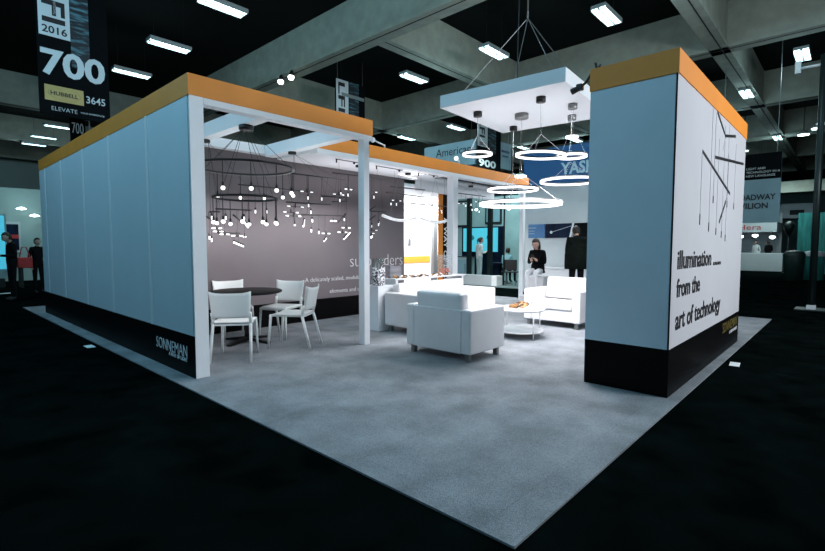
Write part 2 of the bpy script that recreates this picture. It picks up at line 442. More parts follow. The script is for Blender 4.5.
# ------------------------------------------------------------------ right soffit canopy
YS = 6.09
r = thing('soffit_canopy', 'rear white canopy with flat soffit and orange fascia on two white posts', 'canopy', (7.7, 6.6, .012))
MB().box(4.445, 10.91, YS, YS+.06, 2.877, H).box(10.85, 10.91, YS+.06, 7.2, 2.877, H).build('fascia', M['orange'], r)
b = MB(); b.box(4.445, 10.89, YS+.005, YS+.18, 2.80, 2.876); b.box(4.445, 7.9, YS+.18, 7.22, 2.83, 2.876)
b.box(7.9, 10.2, YS+.18, 6.42, 2.83, 2.876); b.box(7.9, 10.2, 6.72, 7.22, 2.83, 2.876); b.box(10.2, 10.89, YS+.18, 7.22, 2.83, 2.876)
b.box(7.9, 10.89, 7.1, 7.22, 2.6, 2.83)
b.build('soffit', M['white'], r)
MB().box(7.9, 10.2, 6.42, 6.72, 2.865, 2.874).build('slot', M['groove'], r, label='long dark slot in the white soffit')
MB().box(7.83, 7.99, YS+.005, YS+.165, .012, 2.80).build('post', M['white'], r)
MB().box(10.66, 10.76, YS+.005, YS+.105, .012, 2.80).build('post', M['white'], r)

# ------------------------------------------------------------------ dark grey graphic wall
YG = 7.225
r = thing('graphic_wall', 'dark grey graphic wall with white lettering and black base behind the dining table', 'wall', (4.9, YG, .012))
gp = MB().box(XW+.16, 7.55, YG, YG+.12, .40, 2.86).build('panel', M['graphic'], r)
MB().box(XW+.16, 7.55, YG-.004, YG+.12, .012, .40).build('base_band', M['black'], r)
text('lettering', 'suspenders', (6.02, YG-.001, .895), (1, 0, 0), M['ink'], gp, w=1.47, h=.31, thin=-.02)
text('lettering', 'A delicately scaled, modular', (4.97, YG-.001, .70), (1, 0, 0), M['ink'], gp, w=1.33, h=.10, thin=-.012)
text('lettering', 'elements and s', (5.52, YG-.001, .49), (1, 0, 0), M['ink'], gp, w=.72, h=.075, thin=-.012)

# ------------------------------------------------------------------ display tower on the right
TX0, TX1, TY0, TY1 = 4.658, 8.189, 1.179, 1.946
r = thing('display_tower', 'tall display tower on the right with orange cap, black base and printed side', 'tower', (6.4, 1.56, .012))
MB().box(TX0+.02, TX1-.02, TY0+.02, TY1-.02, .05, 3.0).build('core', M['white'], r)
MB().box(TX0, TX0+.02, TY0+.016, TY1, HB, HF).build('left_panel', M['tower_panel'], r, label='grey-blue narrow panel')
pp = MB().box(TX0+.009, TX1, TY0, TY0+.018, HB, HF).build('front_panel', M['tower_print'], r, label='white glossy printed panel')
MB().box(TX1-.02, TX1-.001, TY0+.02, TY1, HB, HF).build('side_panel', M['tower_panel'], r)
MB().box(TX0+.02, TX1-.02, TY1-.02, TY1-.001, HB, HF).build('rear_panel', M['white'], r)
MB().box(TX0+.001, TX0+.0085, TY0+.001, TY0+.013, HB, HF).build('corner_gap', M['groove'], r)
MB().box(TX0-.01, TX1+.005, TY0-.01, TY1+.005, HF, H).build('fascia', M['orange'], r)
tb = MB().box(TX0, TX1, TY0-.001, TY1, .012, HB).build('base_band', M['black'], r)
for s, z, h, x1 in (('illumination', 1.165, .20, 6.24), ('from the', .905, .20, 5.74), ('art of technology', .545, .28, 6.84)):
    text('lettering', s, (4.84, TY0-.001, z), (1, 0, 0), M['inkblack'], pp, w=x1-4.84, h=h*.88, thin=.014)
text('lettering', 'SONNEMAN', (7.05, TY0-.002, .275), (1, 0, 0), M['gold'], tb, w=1.0, h=.125, thin=-.012)
text('lettering', 'A WAY OF LIGHT', (8.07, TY0-.002, .21), (1, 0, 0), M['ink'], tb, w=.55, h=.04, align='r')
def bar2(m, xa, za, xb, zb, t):
    d = Vector((xb-xa, 0, zb-za)).normalized(); n = Vector((-d.z, 0, d.x))*t
    m.prism([(xa-n.x, za-n.z), (xb-n.x, zb-n.z), (xb+n.x, zb+n.z), (xa+n.x, za+n.z)], 1, TY0-.004, TY0-.0005)
g = MB()
for q_ in ((5.64, 2.35, 7.16, 2.04), (6.24, 2.37, 8.05, 2.52), (6.27, 2.87, 6.78, 2.68), (6.76, 2.69, 7.40, 2.79), (6.59, 1.66, 6.93, 1.93)):
    bar2(g, *q_, .017)
g.build('printed_graphic', M['inkblack'], pp)
DROPS = ((5.63, 1.60, 1.71, 2.33), (6.05, 1.54, 1.64, 2.86), (6.43, 1.51, 1.59, 2.6), (6.74, 1.48, 1.56, 2.8), (6.98, 1.44, 1.52, 2.86), (6.22, 1.86, 1.94, 2.85), (7.01, 1.86, 1.94, 2.5), (7.46, 1.86, 1.94, 2.7))
g = MB()
for x, z0, z1, zt in DROPS: bar2(g, x, z0, x, zt, .004)
bar2(g, 6.76, 2.69, 6.64, 2.5, .006)
g.build('printed_graphic', M['inksoft'], pp)
g = MB()
for x, z0, z1, zt in DROPS: bar2(g, x, z0, x, z1, .014)
for k in range(5): bar2(g, 6.36+k*.09, 1.18, 6.42+k*.09, 1.18, .018)
g.build('printed_graphic', M['inkblack'], pp)

# clamp-on stage light at the tower's upper left corner
r = thing('clamp_light', 'black clamp light reaching out from the top corner of the tower', 'spotlight', (4.75, 1.93, H))
MB().tube([(4.72, 1.91, H+.0), (4.715, 1.93, H+.075)], .012, 8).tube([(4.75, 1.93, H), (4.77, 1.90, H+.07)], .011, 8).box(4.70, 4.78, 1.88, 1.97, H-.015, H+.012, .004).build('clamp', M['blackmetal'], r)
MB().tube([(4.72, 1.965, H-.01), (4.715, 1.99, H-.05), (4.70, 2.02, H-.10), (4.68, 2.05, H-.13)], .013, 8).build('arm', M['blackmetal'], r)
MB().box(4.64, 4.70, 2.03, 2.09, H-.17, H-.11, .008).cyl((4.67, 2.05, H-.14), (4.66, 2.14, H-.17), .026, 12, r1=.032).build('lamp_head', M['blackmetal'], r)
MB().cyl((4.66, 2.141, H-.1705), (4.6595, 2.145, H-.172), .027, 12).build('lens', M['steel'], r)

# ------------------------------------------------------------------ vertical banner end and bright back room
r = thing('banner_column', 'orange edged black panel with vertical white slogan beside the bright back room', 'panel', (9.06, 7.4, .012))
MB().box(8.83, 8.98, 7.3, 7.33, .012, 2.83).build('orange_edge', M['orange'], r)
bk = MB().box(8.98, 9.42, 7.305, 7.34, .012, 2.83).build('black_face', M['black'], r)
text('lettering', 'A WAY OF LIGHT', (9.02, 7.304, 2.06), (0, 0, -1), M['ink'], bk, w=1.75, h=.13, up=(1, 0, 0))
r = thing('back_room_wall', 'brightly lit white back room wall with an orange stripe', 'wall', (10, 9.1, .012))
MB().box(7.4, 11.2, 9.1, 9.2, .012, 2.85).build('panel', M['white'], r)
MB().box(9.30, 10.6, 9.085, 9.1, .90, 1.09).build('stripe', M['orange'], r)
MB().box(9.66, 9.74, 9.04, 9.1, 1.38, 1.58, .008).build('switch_box', M['steel'], r)
MB().tube([(9.70, 9.08, 1.58), (9.70, 9.08, 2.4)], .006, 6).build('conduit', M['steel'], r)
tag(MB().box(7.56, 11.2, 7.51, 9.095, 2.74, 2.80).build('back_room_canopy', M['white']), 'flat white canopy over the bright back room', 'canopy')
r = thing('upright', 'grey metal upright standing in front of the bright back room', 'post', (10.2, 8.6, .012))
MB().box(10.12, 10.28, 8.55, 8.65, .03, 2.55).build('shaft', M['steel'], r)
MB().box(10.05, 10.35, 8.45, 8.75, .012, .03).build('foot_plate', M['steel'], r)
for i, z in enumerate((2.5, 2.32, 2.12)):
    o = MB().tube([(8.6, 8.7, z), (10.9, 8.7, z)], .016, 8).tube([(9.0, 8.7, z), (9.0, 8.92, z)], .01, 6).tube([(10.6, 8.7, z), (10.6, 9.08, z)], .01, 6).build('display_rail', M['steel'])
    tag(o, 'slim grey display rail in the bright back room, %s of three' % ('top', 'middle', 'lowest')[i], 'rail', 'rails in the back room')

# ------------------------------------------------------------------ furniture: round table and white chairs
r = thing('dining_table', 'round dark cafe table with a pedestal base inside the pergola', 'table', (3.36, 6.31, .012))
MB().lathe([(0, .70), (.46, .70), (.485, .712), (.485, .73), (.47, .738), (0, .738)], (0, 0, 0), 48).build('tabletop', M['tabletop'], r, True)
MB().lathe([(0, .03), (.045, .03), (.04, .2), (.04, .66), (.14, .69), (.14, .70), (0, .70)], (0, 0, 0), 20).build('column', M['blackmetal'], r, True)
for k in range(4):
    a = R(20+90*k)
    m = MB(); m.prism([(.02, .028), (.36, .0), (.38, .0), (.38, .025), (.05, .075), (.02, .075)], 1, -.03, .03)
    m.xf(Matrix.Rotation(a, 4, 'Z')).build('foot', M['blackmetal'], r, True)

def make_chair():
    r = thing('dining_chair', '', 'chair')          # faces +X
    # seat shell, slightly dished
    m = MB(); n = 8
    top = []; bot = []
    for i in range(n+1):
        for j in range(n+1):
            u, v = i/n, j/n
            x = -.21 + .43*u; hw = .215 - .02*u; y = -hw + 2*hw*v
            z = .452 - .018*math.sin(PI*v)*math.sin(PI*min(1, u*1.1)) - (.02*(max(0, u-.8)/.2)**2)
            top.append(m.bm.verts.new((x, y, z))); bot.append(m.bm.verts.new((x, y, z-.022)))
    I = lambda i, j: i*(n+1)+j
    for i in range(n):
        for j in range(n):
            m._f([top[I(i, j)], top[I(i+1, j)], top[I(i+1, j+1)], top[I(i, j+1)]]); m._f([bot[I(i, j)], bot[I(i, j+1)], bot[I(i+1, j+1)], bot[I(i+1, j)]])
    for k in range(n):
        for a, b in (((0, k), (0, k+1)), ((n, k+1), (n, k)), ((k+1, 0), (k, 0)), ((k, n), (k+1, n))):
            m._f([top[I(*a)], top[I(*b)], bot[I(*b)], bot[I(*a)]])
    m.build('seat', M['plastic'], r, True, smooth=True)
    # curved backrest starting above a gap, leaning back, corners flaring up
    m = MB(); f1 = []; f2 = []; nu, nv = 12, 8
    for j in range(nv+1):
        for i in range(nu+1):
            u = i/nu*2-1; v = j/nv
            hw = .195 + .022*v
            z = .50 + .285*v + .022*v*u*u*u*u - .0*u
            x = -.215 - .045*v - .05*(1-u*u)*(.5+.5*v)
            f1.append(m.bm.verts.new((x, u*hw, z))); f2.append(m.bm.verts.new((x-.016, u*hw, z)))
    J = lambda i, j: j*(nu+1)+i
    for j in range(nv):
        for i in range(nu):
            m._f([f1[J(i, j)], f1[J(i+1, j)], f1[J(i+1, j+1)], f1[J(i, j+1)]]); m._f([f2[J(i, j)], f2[J(i, j+1)], f2[J(i+1, j+1)], f2[J(i+1, j)]])
    for i in range(nu):
        m._f([f1[J(i, 0)], f2[J(i, 0)], f2[J(i+1, 0)], f1[J(i+1, 0)]]); m._f([f1[J(i, nv)], f1[J(i+1, nv)], f2[J(i+1, nv)], f2[J(i, nv)]])
    for j in range(nv):
        m._f([f1[J(0, j)], f1[J(0, j+1)], f2[J(0, j+1)], f2[J(0, j)]]); m._f([f1[J(nu, j)], f2[J(nu, j)], f2[J(nu, j+1)], f1[J(nu, j+1)]])
    m.build('backrest', M['plastic'], r, True, smooth=True)
    for s in (-1, 1):
        MB().tube([(.20, s*.185, .44), (.235, s*.20, 0)], .017, 10, r1=.013).build('leg', M['plastic'], r, True)
        MB().tube([(-.195, s*.195, .44), (-.305, s*.21, 0)], .018, 10, r1=.013).build('leg', M['plastic'], r, True)
        MB().tube([(-.195, s*.195, .43), (-.215, s*.195, .52), (-.225, s*.197, .56)], .018, 8).build('back_support', M['plastic'], r, True)
    MB().box(-.2, .2, -.19, -.17, .415, .44).box(-.2, .2, .17, .19, .415, .44).box(.18, .205, -.18, .18, .41, .435).box(-.21, -.185, -.19, .19, .41, .44).build('seat_frame', M['plastic'], r, True)
    return r
ch = make_chair()
spots = [((2.79, 5.53), 52, 'white plastic chair in front of the table, its back to the camera'),
         ((3.63, 5.58), 125, 'white plastic chair at the right front of the table, seen from its side'),
         ((3.90, 6.30), 208, 'white plastic chair at the right rear of the table behind another chair'),
         ((3.44, 6.86), -100, 'white plastic chair behind the left side of the table near the grey wall')]
for i, ((x, y), a, lab) in enumerate(spots):
    o = ch if i == 0 else copy_tree(ch)
    o.location = (x, y, .012); o.rotation_euler = (0, 0, R(a)); o.scale = (1.09, 1.09, 1.04); tag(o, lab, group='white chairs around the cafe table')

# ------------------------------------------------------------------ lounge seating (local: back towards -X, faces +X, width along Y)
def make_seat(name, label, wid, dep, ah=.665, bh=.82, cushions=1):
    r = thing(name, label, 'sofa' if cushions > 1 else 'armchair')
    a = .14
    MB().box(.03, dep-.03, -wid/2+a*.6, wid/2-a*.6, .10, .29, .012).build('base', M['leather'], r, True)
    for s in (-1, 1):
        y0, y1 = sorted((s*wid/2, s*(wid/2-a)))
        MB().box(0, dep, y0, y1, .10, ah, .022, 3).build('arm', M['leather'], r, True)
    MB().box(.0, .15, -wid/2+a, wid/2-a, .10, ah-.012, .008, 3).build('back_frame', M['leather'], r, True)
    inn = wid-2*a-.01; cw = inn/cushions
    for k in range(cushions):
        y0 = -inn/2+k*cw
        MB().box(.20, dep-.005, y0+.004, y0+cw-.004, .295, .43, .03, 3).build('seat_cushion', M['leather'], r, True)
        mt = Matrix.Translation((.155, 0, .30)) @ Matrix.Rotation(R(-9), 4, 'Y') @ Matrix.Translation((-.155, 0, -.30))
        MB().box(.06, .22, y0+.004, y0+cw-.004, .44, bh, .04, 3, mtx=Matrix.Translation((.03, 0, 0)) @ mt).build('back_cushion', M['leather'], r, True)
    for x in (.07, dep-.07):
        for s in (-1, 1):
            MB().box(x-.028, x+.028, s*(wid/2-.08)-.028, s*(wid/2-.08)+.028, 0, .10).build('leg', M['steel'], r, True, label='short steel leg')
    return r
o = make_seat('armchair', 'white leather armchair with its back to the camera in the middle of the carpet', 1.02, .735, ah=.625, bh=.82)
o.location = (4.445, 3.71, .012); o['group'] = 'white leather armchairs'
o2 = copy_tree(o); o2.location = (8.20, 3.72, .012); o2.rotation_euler = (0, 0, PI)
o2['label'] = 'white leather armchair facing the camera beside the tower'
for c_ in o2.children: pass
o3 = make_seat('sofa', 'long white leather sofa behind the armchair with its arm towards the post', 2.0, .80, ah=.625, bh=.77, cushions=2)
o3.location = (6.29, 5.50, .012); o3.rotation_euler = (0, 0, -PI/2)

# coffee table
r = thing('coffee_table', 'round white two-tier coffee table between the armchairs', 'coffee table', (6.385, 3.68, .012))
MB().lathe([(0, .405), (.365, .405), (.372, .412), (.372, .426), (.365, .432), (0, .432)], (0, 0, 0), 48).build('tabletop', M['leather'], r, True)
MB().lathe([(0, .085), (.347, .085), (.351, .09), (.351, .104), (.345, .108), (0, .108)], (0, 0, 0), 48).build('shelf', M['leather'], r, True)
for k in range(4):
    a = YAW + PI + R(20 - 90*k)
    MB().cyl((.36*math.cos(a), .36*math.sin(a), 0), (.36*math.cos(a), .36*math.sin(a), .42), .009, 10).build('leg', M['leather'], r, True)

# loops of wooden beads: on the coffee table and along the console
def chain(name, label, pts, z, rad, group, par_mat):
    r = thing(name, label, 'decoration', (pts[0][0], pts[0][1], z), group=group)
    for i, (x, y) in enumerate(pts):
        a = i*.9; t = rad*.30
        n = Vector((math.cos(a)*.35, math.sin(a)*.35, 1 if i % 2 else .55)).normalized(); u, v = frame(n)
        c = Vector((x, y, z + (.013 if i % 2 else .02) + t))
        low = min((c + u*math.cos(s*PI/6)*rad + v*math.sin(s*PI/6)*rad).z for s in range(12))
        c.z += max(0, z + t - low) - max(0, low - z - t - .012)
        MB().tube([c + u*math.cos(s*PI/7)*rad + v*math.sin(s*PI/7)*rad for s in range(14)], t, 6, closed=True).build('link', par_mat[i % len(par_mat)], r)
    return r
pts = [(6.24+.036*i+.035*math.sin(i*1.9), 3.70+.006*i+.075*math.sin(i*2.6)) for i in range(13)]
chain('wooden_chain', 'pile of amber wooden chain links on the round coffee table', pts, .444, .042, 'wooden chain ornaments', [M['amber'], M['amber'], M['darkwood']])

# console behind the sofa, pedestal and vases
r = thing('console_table', 'narrow white console table behind the sofa', 'console table', (6.62, 5.76, .012))
MB().box(5.66, 7.62, 5.62, 5.92, .80, .825, .004).build('tabletop', M['white'], r)
for x in (5.72, 7.56):
    MB().box(x-.025, x+.025, 5.64, 5.90, .012, .80).build('leg_panel', M['white'], r)
pts = [(5.70+.062*i, 5.66+.018*math.sin(i*1.7)) for i in range(24)]
chain('wooden_chain', 'row of amber and dark chain links laid along the console behind the sofa', pts, .825, .034, 'wooden chain ornaments', [M['amber'], M['darkwood'], M['leather']])
tag(MB().box(5.18, 5.55, 5.53, 5.90, .012, .735, .004).build('pedestal', M['white']), 'square white pedestal holding the lace pattern vase beside the post', 'pedestal')
r = thing('patterned_vase', 'clear cylinder vase with black and white lace pattern on the pedestal', 'vase', (5.34, 5.70, .735))
MB().lathe([(.0, 0), (.108, 0), (.115, .01), (.115, .29), (.105, .295), (.105, .02), (0, .02)], (0, 0, 0), 32).build('lace_sleeve', M['lace'], r, True)
MB().lathe([(.098, .022), (.102, .022), (.104, .44), (.098, .44)], (0, 0, 0), 32, closed=True).build('glass_cylinder', M['glass'], r, True)
tag(MB().box(5.68, 5.95, 5.76, 5.82, .825, 1.04, .008).build('glass_block', M['smokeglass']), 'smoky grey glass block standing on the console behind the sofa', 'vase')
r = thing('glass_vase', 'square clear vase with orange red filling on the console behind the sofa', 'vase', (7.16, 5.77, .825))
g = MB(); w_ = .10
for a, b_, c_, d in ((-w_, w_, -w_, -w_+.006), (-w_, w_, w_-.006, w_), (-w_, -w_+.006, -w_+.006, w_-.006), (w_-.006, w_, -w_+.006, w_-.006)): g.box(a, b_, c_, d, 0, .38)
g.box(-w_+.006, w_-.006, -w_+.006, w_-.006, 0, .008)
g.build('glass_wall', M['glass'], r, True)
g = MB()
for k in range(60): g.sphere((random.uniform(-.07, .07), random.uniform(-.07, .07), .028+random.random()*.09), .02, 8, 5)
tag(g.build('filling', M['redglass'], r, True, label='orange red beads'), kind='stuff')

# ------------------------------------------------------------------ hanging white panel with rigging
CX, CY, CA = 6.22, 3.53, .085
r = thing('ceiling_panel', 'large square white panel hung on cables above the lounge', 'hanging panel', (CX, CY, 3.30), CA)
MB().box(-.90, .98, -.90, .88, 0, .17, .006).build('board', M['white'], r, True)
for x in (-.7, .75):
    for y in (-.7, .7):
        MB().tube([(x, y, .17), (0, 0, 1.30)], .006, 6).build('cable', M['steel'], r, True)
        MB().cyl((x, y, .165), (x, y, .20), .025, 10).build('anchor', M['steel'], r, True)
MB().tube([(.016*math.cos(t*PI/8), 0, 1.34+.05*math.sin(t*PI/8)) for t in range(16)], .008, 6, closed=True).build('shackle', M['steel'], r, True)
MB().tube([(0, 0, 1.39), (0, 0, 5.0)], .012, 8).build('hoist_chain', M['steel'], r, True)
MB().tube([(.2, .25, .17), (.22, .25, 1.2), (.1, .1, 5.0)], .009, 6).build('power_cable', M['blackmetal'], r, True)

# ring pendants
def ring_pendant(label, c, rad, canopy, ccol, hub=None, tilt=0.0, crad=.062, band=.03, cz=3.30):
    c = Vector(c); r = thing('ring_pendant', label, 'pendant light', (canopy[0], canopy[1], cz), group='ring pendants under the hanging panel')
    MB().lathe([(0, 0), (crad, 0), (crad, -.062), (crad*.94, -.07), (0, -.07)], (canopy[0], canopy[1], cz), 24).build('canopy', ccol, r)
    mt = Matrix.Translation(c) @ Matrix.Rotation(tilt, 4, 'X')
    MB().lathe([(rad-.021, band*.5), (rad, band*.5), (rad, band*.5+.016), (rad-.021, band*.5+.016)], (0, 0, 0), 64, closed=True).xf(mt).build('frame', M['blackmetal'] if ccol == M['blackmetal'] else M['steel'], r)
    MB().lathe([(rad-.020, -band*.5), (rad-.001, -band*.5), (rad-.001, band*.5), (rad-.020, band*.5)], (0, 0, 0), 64, closed=True).xf(mt).build('diffuser', M['led'], r)
    top = Vector((canopy[0], canopy[1], cz-.07))
    if hub:
        hb = Vector((c.x, c.y, hub))
        MB().lathe([(.07, -.012), (.085, -.012), (.085, .012), (.07, .012)], hb, 28, closed=True).build('spreader', M['led'], r)
        for k in range(2):
            a = R(40+180*k); q_ = Vector((.03*math.cos(a), .03*math.sin(a), 0)); p_ = Vector((.077*math.cos(a), .077*math.sin(a), 0))
            MB().tube([top+q_, hb+p_], .0022, 5).build('cable', M['chrome'], r)
    for k in range(3):
        a = R(75+120*k); p = mt @ Vector((rad*math.cos(a)*.985, rad*math.sin(a)*.985, band*.9))
        s0 = (Vector((c.x, c.y, hub)) + Vector((.077*math.cos(a), .077*math.sin(a), 0))) if hub else (c + Vector((0, 0, .27)) if c.z+.4 < top.z else top)
        MB().tube([s0, p], .0022, 5).build('cable', M['chrome'], r)
    if not hub: MB().tube([top, c + Vector((0, 0, .27))], .004, 6).build('stem', M['chrome'], r)
    return r
ring_pendant('small glowing ring pendant nearest the orange fascia, under the left of the panel', (5.76, 4.05, 2.70), .215, (5.76, 4.05), M['blackmetal'])
ring_pendant('middle sized glowing ring pendant at the front, hung from the foremost black canopy', (5.76, 3.05, 2.56), .325, (5.74, 3.05), M['blackmetal'], tilt=R(3))
ring_pendant('smallest glowing ring pendant at upper right, hung below a double spreader', (6.31, 2.88, 2.60), .205, (6.31, 2.88), M['steel'], hub=2.86)
ring_pendant('wide glowing ring pendant cut off by the tower edge', (6.84, 3.13, 2.34), .44, (6.84, 3.13), M['steel'])
ring_pendant('glowing ring pendant hung just above the largest ring', (6.84, 4.11, 2.29), .41, (6.84, 4.11), M['blackmetal'])
ring_pendant('largest and lowest glowing ring pendant with a small spreader ring', (6.28, 3.64, 1.995), .60, (6.28, 3.64), M['steel'], hub=2.40, crad=.10, band=.042)

# ------------------------------------------------------------------ two-tier globe chandelier in the pergola
r = thing('globe_chandelier', 'two tier black ring chandelier with glowing globes near the wall end', 'chandelier', (2.925, 5.43, 2.82))
cx, cy = 2.90, 5.43
MB().lathe([(0, 0), (.085, 0), (.085, -.05), (.075, -.06), (0, -.06)], (2.925, cy, 2.82), 28).build('canopy', M['blackmetal'], r)
for rad, z in ((.57, 2.315), (.37, 1.955)):
    MB().lathe([(rad-.012, -.012), (rad+.012, -.012), (rad+.012, .012), (rad-.012, .012)], (cx, cy, z), 64, closed=True).build('ring', M['blackmetal'], r)
for k in range(4):
    a = R(30+90*k)
    MB().tube([(2.925+.05*math.cos(a), cy+.05*math.sin(a), 2.77), (cx+.57*math.cos(a), cy+.57*math.sin(a), 2.32)], .003, 5).build('cable', M['blackmetal'], r)
    MB().tube([(cx+.03*math.cos(a), cy+.03*math.sin(a), 2.76), (cx+.37*math.cos(a), cy+.37*math.sin(a), 1.96)], .003, 5).build('cable', M['blackmetal'], r)
for n_, rad, z, L, ph in ((12, .57, 2.315, .26, 8), (10, .37, 1.955, .255, 20)):
    for k in range(n_):
        a = R(ph+360/n_*k); x, y = cx+rad*math.cos(a), cy+rad*math.sin(a)
        st = MB().tube([(x, y, z), (x, y, z-L)], .005, 6).cyl((x, y, z-L+.02), (x, y, z-L-.025), .013, 10).build('stem', M['blackmetal'], r)
        MB().sphere((x, y, z-L-.045), .024, 14, 10).build('globe', M['globe'], st)

# ------------------------------------------------------------------ modular bar chandeliers
MC1 = dict(y=6.55, bars=[(2.92, 1.84, 3.07, 1.85), (3.09, 1.9, 3.63, 1.91), (3.39, 2.26, 4.45, 2.26), (3.09, 1.56, 3.42, 1.56)],
  lamps=[(2.99, 1.77), (3.22, 1.78), (3.44, 1.78), (3.65, 1.89), (3.87, 1.9), (2.93, 1.49), (2.98, 1.46)],
  cross=[(2.96, 1.62, 3.1), (3.03, 1.58, 3.17), (3.1, 1.54, 3.24), (3.24, 1.52, 3.41), (3.47, 1.51, 3.52)],
  rods=[(2.92, 1.79, 3.03, 1.72, 0), (3.28, 1.81, 3.38, 1.73, 0), (3.5, 1.75, 3.57, 1.66, 1), (3.28, 1.44, 3.43, 1.38, 1)])
MC2 = dict(y=6.4, bars=[(4.12, 2.49, 5.23, 2.5), (4.03, 2.04, 4.86, 2.05), (4.39, 1.87, 5.2, 1.89), (4.81, 2.2, 5.34, 2.21)],
  lamps=[(4.48, 2.14), (4.79, 2.15), (5.08, 2.14), (4.53, 1.92), (4.6, 1.79), (4.5, 1.62), (4.68, 1.6), (4.53, 2.03)],
  cross=[(4.38, 2.24, 4.61), (4.98, 2.24, 5.21), (4.06, 1.98, 4.35), (4.06, 1.9, 4.33), (4.07, 1.84, 4.34), (4.7, 1.58, 4.86), (5.2, 1.69, 5.38), (5.07, 1.61, 5.27), (4.87, 1.79, 4.99)],
  rods=[(4.2, 1.87, 4.2, 1.7, 1), (4.45, 1.81, 4.43, 1.69, 1), (4.75, 1.46, 4.8, 1.52, 1), (5.14, 1.77, 5.3, 1.92, 0), (5.16, 1.5, 5.3, 1.62, 1)])
MC3 = dict(y=6.62, bars=[(5.14, 2.63, 6.33, 2.65), (5.2, 2.15, 5.54, 2.17), (5.8, 2.02, 6.32, 2.02)],
  lamps=[(5.32, 2.29), (5.53, 2.29), (5.83, 2.29), (6.1, 2.29), (5.44, 1.85), (5.8, 1.47), (5.86, 1.49), (5.92, 1.51), (5.98, 1.54), (6.05, 1.56), (6.1, 1.75), (6.17, 1.78), (6.23, 1.82)],
  cross=[(5.36, 2.37, 5.52), (5.96, 2.39, 6.23), (5.91, 1.67, 6.18), (5.8, 1.61, 6.05)],
  rods=[(5.8, 1.76, 6.09, 1.93, 0), (6.02, 2.02, 6.2, 2.11, 0)])
MC4 = dict(y=6.6, bars=[(6.5, 2.52, 7.52, 2.54), (6.48, 2.41, 7.62, 2.41), (6.95, 2.23, 8.22, 2.23)],
  lamps=[(6.53, 2.19), (6.74, 2.2), (7.01, 2.2), (7.22, 2.21), (7.4, 2.26), (7.62, 2.22), (7.91, 2.1), (8.15, 2.12)],
  cross=[(6.61, 2.27, 6.86), (7.07, 2.28, 7.37), (7.68, 2.14, 8.01)], rods=[])
MC5 = dict(y=6.8, bars=[(8.8, 2.6, 10.03, 2.61)],
  lamps=[(8.85, 2.48), (8.95, 2.41), (9.15, 2.33), (9.43, 2.37), (9.56, 2.26), (9.7, 2.22), (9.9, 2.43)],
  cross=[(8.84, 2.36, 9.07), (9.68, 2.46, 9.94)], rods=[])
def modular(d, label, zc, xc=None):
    y = d['y']; xc = xc or d['bars'][0][0]*.5 + d['bars'][0][2]*.5
    r = thing('modular_chandelier', label, 'chandelier', (xc, y, zc), group='modular bar chandeliers along the grey wall')
    MB().lathe([(0, 0), (.06, 0), (.06, -.035), (0, -.035)], (xc, y, zc), 20).build('canopy', M['blackmetal'], r)
    bars = sorted(d['bars'], key=lambda q_: -q_[1]); bobs = []
    def above(x, z):                         # nearest bar overhead, else the canopy plate level
        best = None
        for (x0, z0, x1, z1) in bars:
            if x0-.01 <= x <= x1+.01:
                zz = z0 + (z1-z0)*(x-x0)/max(.01, x1-x0)
                if zz > z+.02 and (best is None or zz < best): best = zz
        return best
    for k, (x0, z0, x1, z1) in enumerate(bars):
        yy = y + (0, .09, -.08, .05)[k % 4]
        bo = MB().tube([(x0, yy, z0), (x1, yy, z1)], .0105, 8).build('bar', M['blackmetal'], r)
        for x in (x0+.12*(x1-x0), x1-.12*(x1-x0)):
            za = above(x, max(z0, z1)) if k else None
            MB().tube([(x, yy, z0), (x, y if za else yy, za)] if za else [(x, yy, z0), (xc + (.04 if x > xc else -.04), y, zc-.03)] if zc < 2.825 and zc > 2.815 and abs(x-xc) < 1.2 else [(x, yy, z0), (x, yy, zc)], .002, 5).build('cable', M['blackmetal'], r)
    j = 0
    for (x, z) in d['lamps']:
        za = above(x, z); za = za if za else z+.12
        yy = y + (.0, .06, -.05)[j % 3]; j += 1
        st = MB().tube([(x, yy, za), (x, yy, z+.03)], .003, 5).cyl((x, yy, z+.055), (x, yy, z+.02), .014, 10).build('stem', M['blackmetal'], r)
        MB().cyl((x, yy, z+.02), (x, yy, z-.028), .009, 10).build('lamp', M['tubelight'], st)
    for (x0, z, x1) in d['cross']:
        yy = y + (.0, -.06, .05)[j % 3]; j += 1
        st = MB().tube([(x0+.06*(x1-x0)+.03, yy, z), (x1-.05, yy, z)], .006, 6).cyl(((x0+x1)/2, yy, z-.015), ((x0+x1)/2, yy, z+.05), .009, 8)
        za = above((x0+x1)/2, z)
        st.tube([((x0+x1)/2, yy, z), ((x0+x1)/2, yy, za or z+.15)], .002, 5)
        st = st.build('cross_bar', M['blackmetal'], r)
        for xa, xb in ((x0, x0+.05), (x1-.045, x1)): MB().cyl((xa, yy, z), (xb, yy, z), .007, 10).build('lamp', M['tubelight'], st)
    for (x0, z0, x1, z1, lit) in d['rods']:
        yy = y + (.07, -.04)[j % 2]; j += 1
        hang = above((x0+x1)/2, max(z0, z1))
        ro = MB().tube([(x0, yy, z0+.012), (x1, yy, z1+.012)], .013, 8).tube([((x0+x1)/2, yy, (z0+z1)/2), ((x0+x1)/2, yy, hang or zc)], .002, 5).build('rod', M['blackmetal'], r)
        if lit: MB().tube([(x0, yy, z0-.012), (x1, yy, z1-.012)], .012, 10).build('tube_lamp', M['tubelight'], ro)
    return r
modular(MC1, 'modular bar chandelier low behind the globe chandelier at left', 2.82, 2.93)
modular(MC2, 'modular bar chandelier with tilted tubes left of the front post', 2.82, 4.2)
modular(MC3, 'modular bar chandelier with a row of small lamps behind the front post', 2.83)
modular(MC4, 'modular bar chandelier in front of the bright opening at the grey wall edge', 2.83)
modular(MC5, 'modular bar chandelier under the far end of the rear canopy', 2.82)
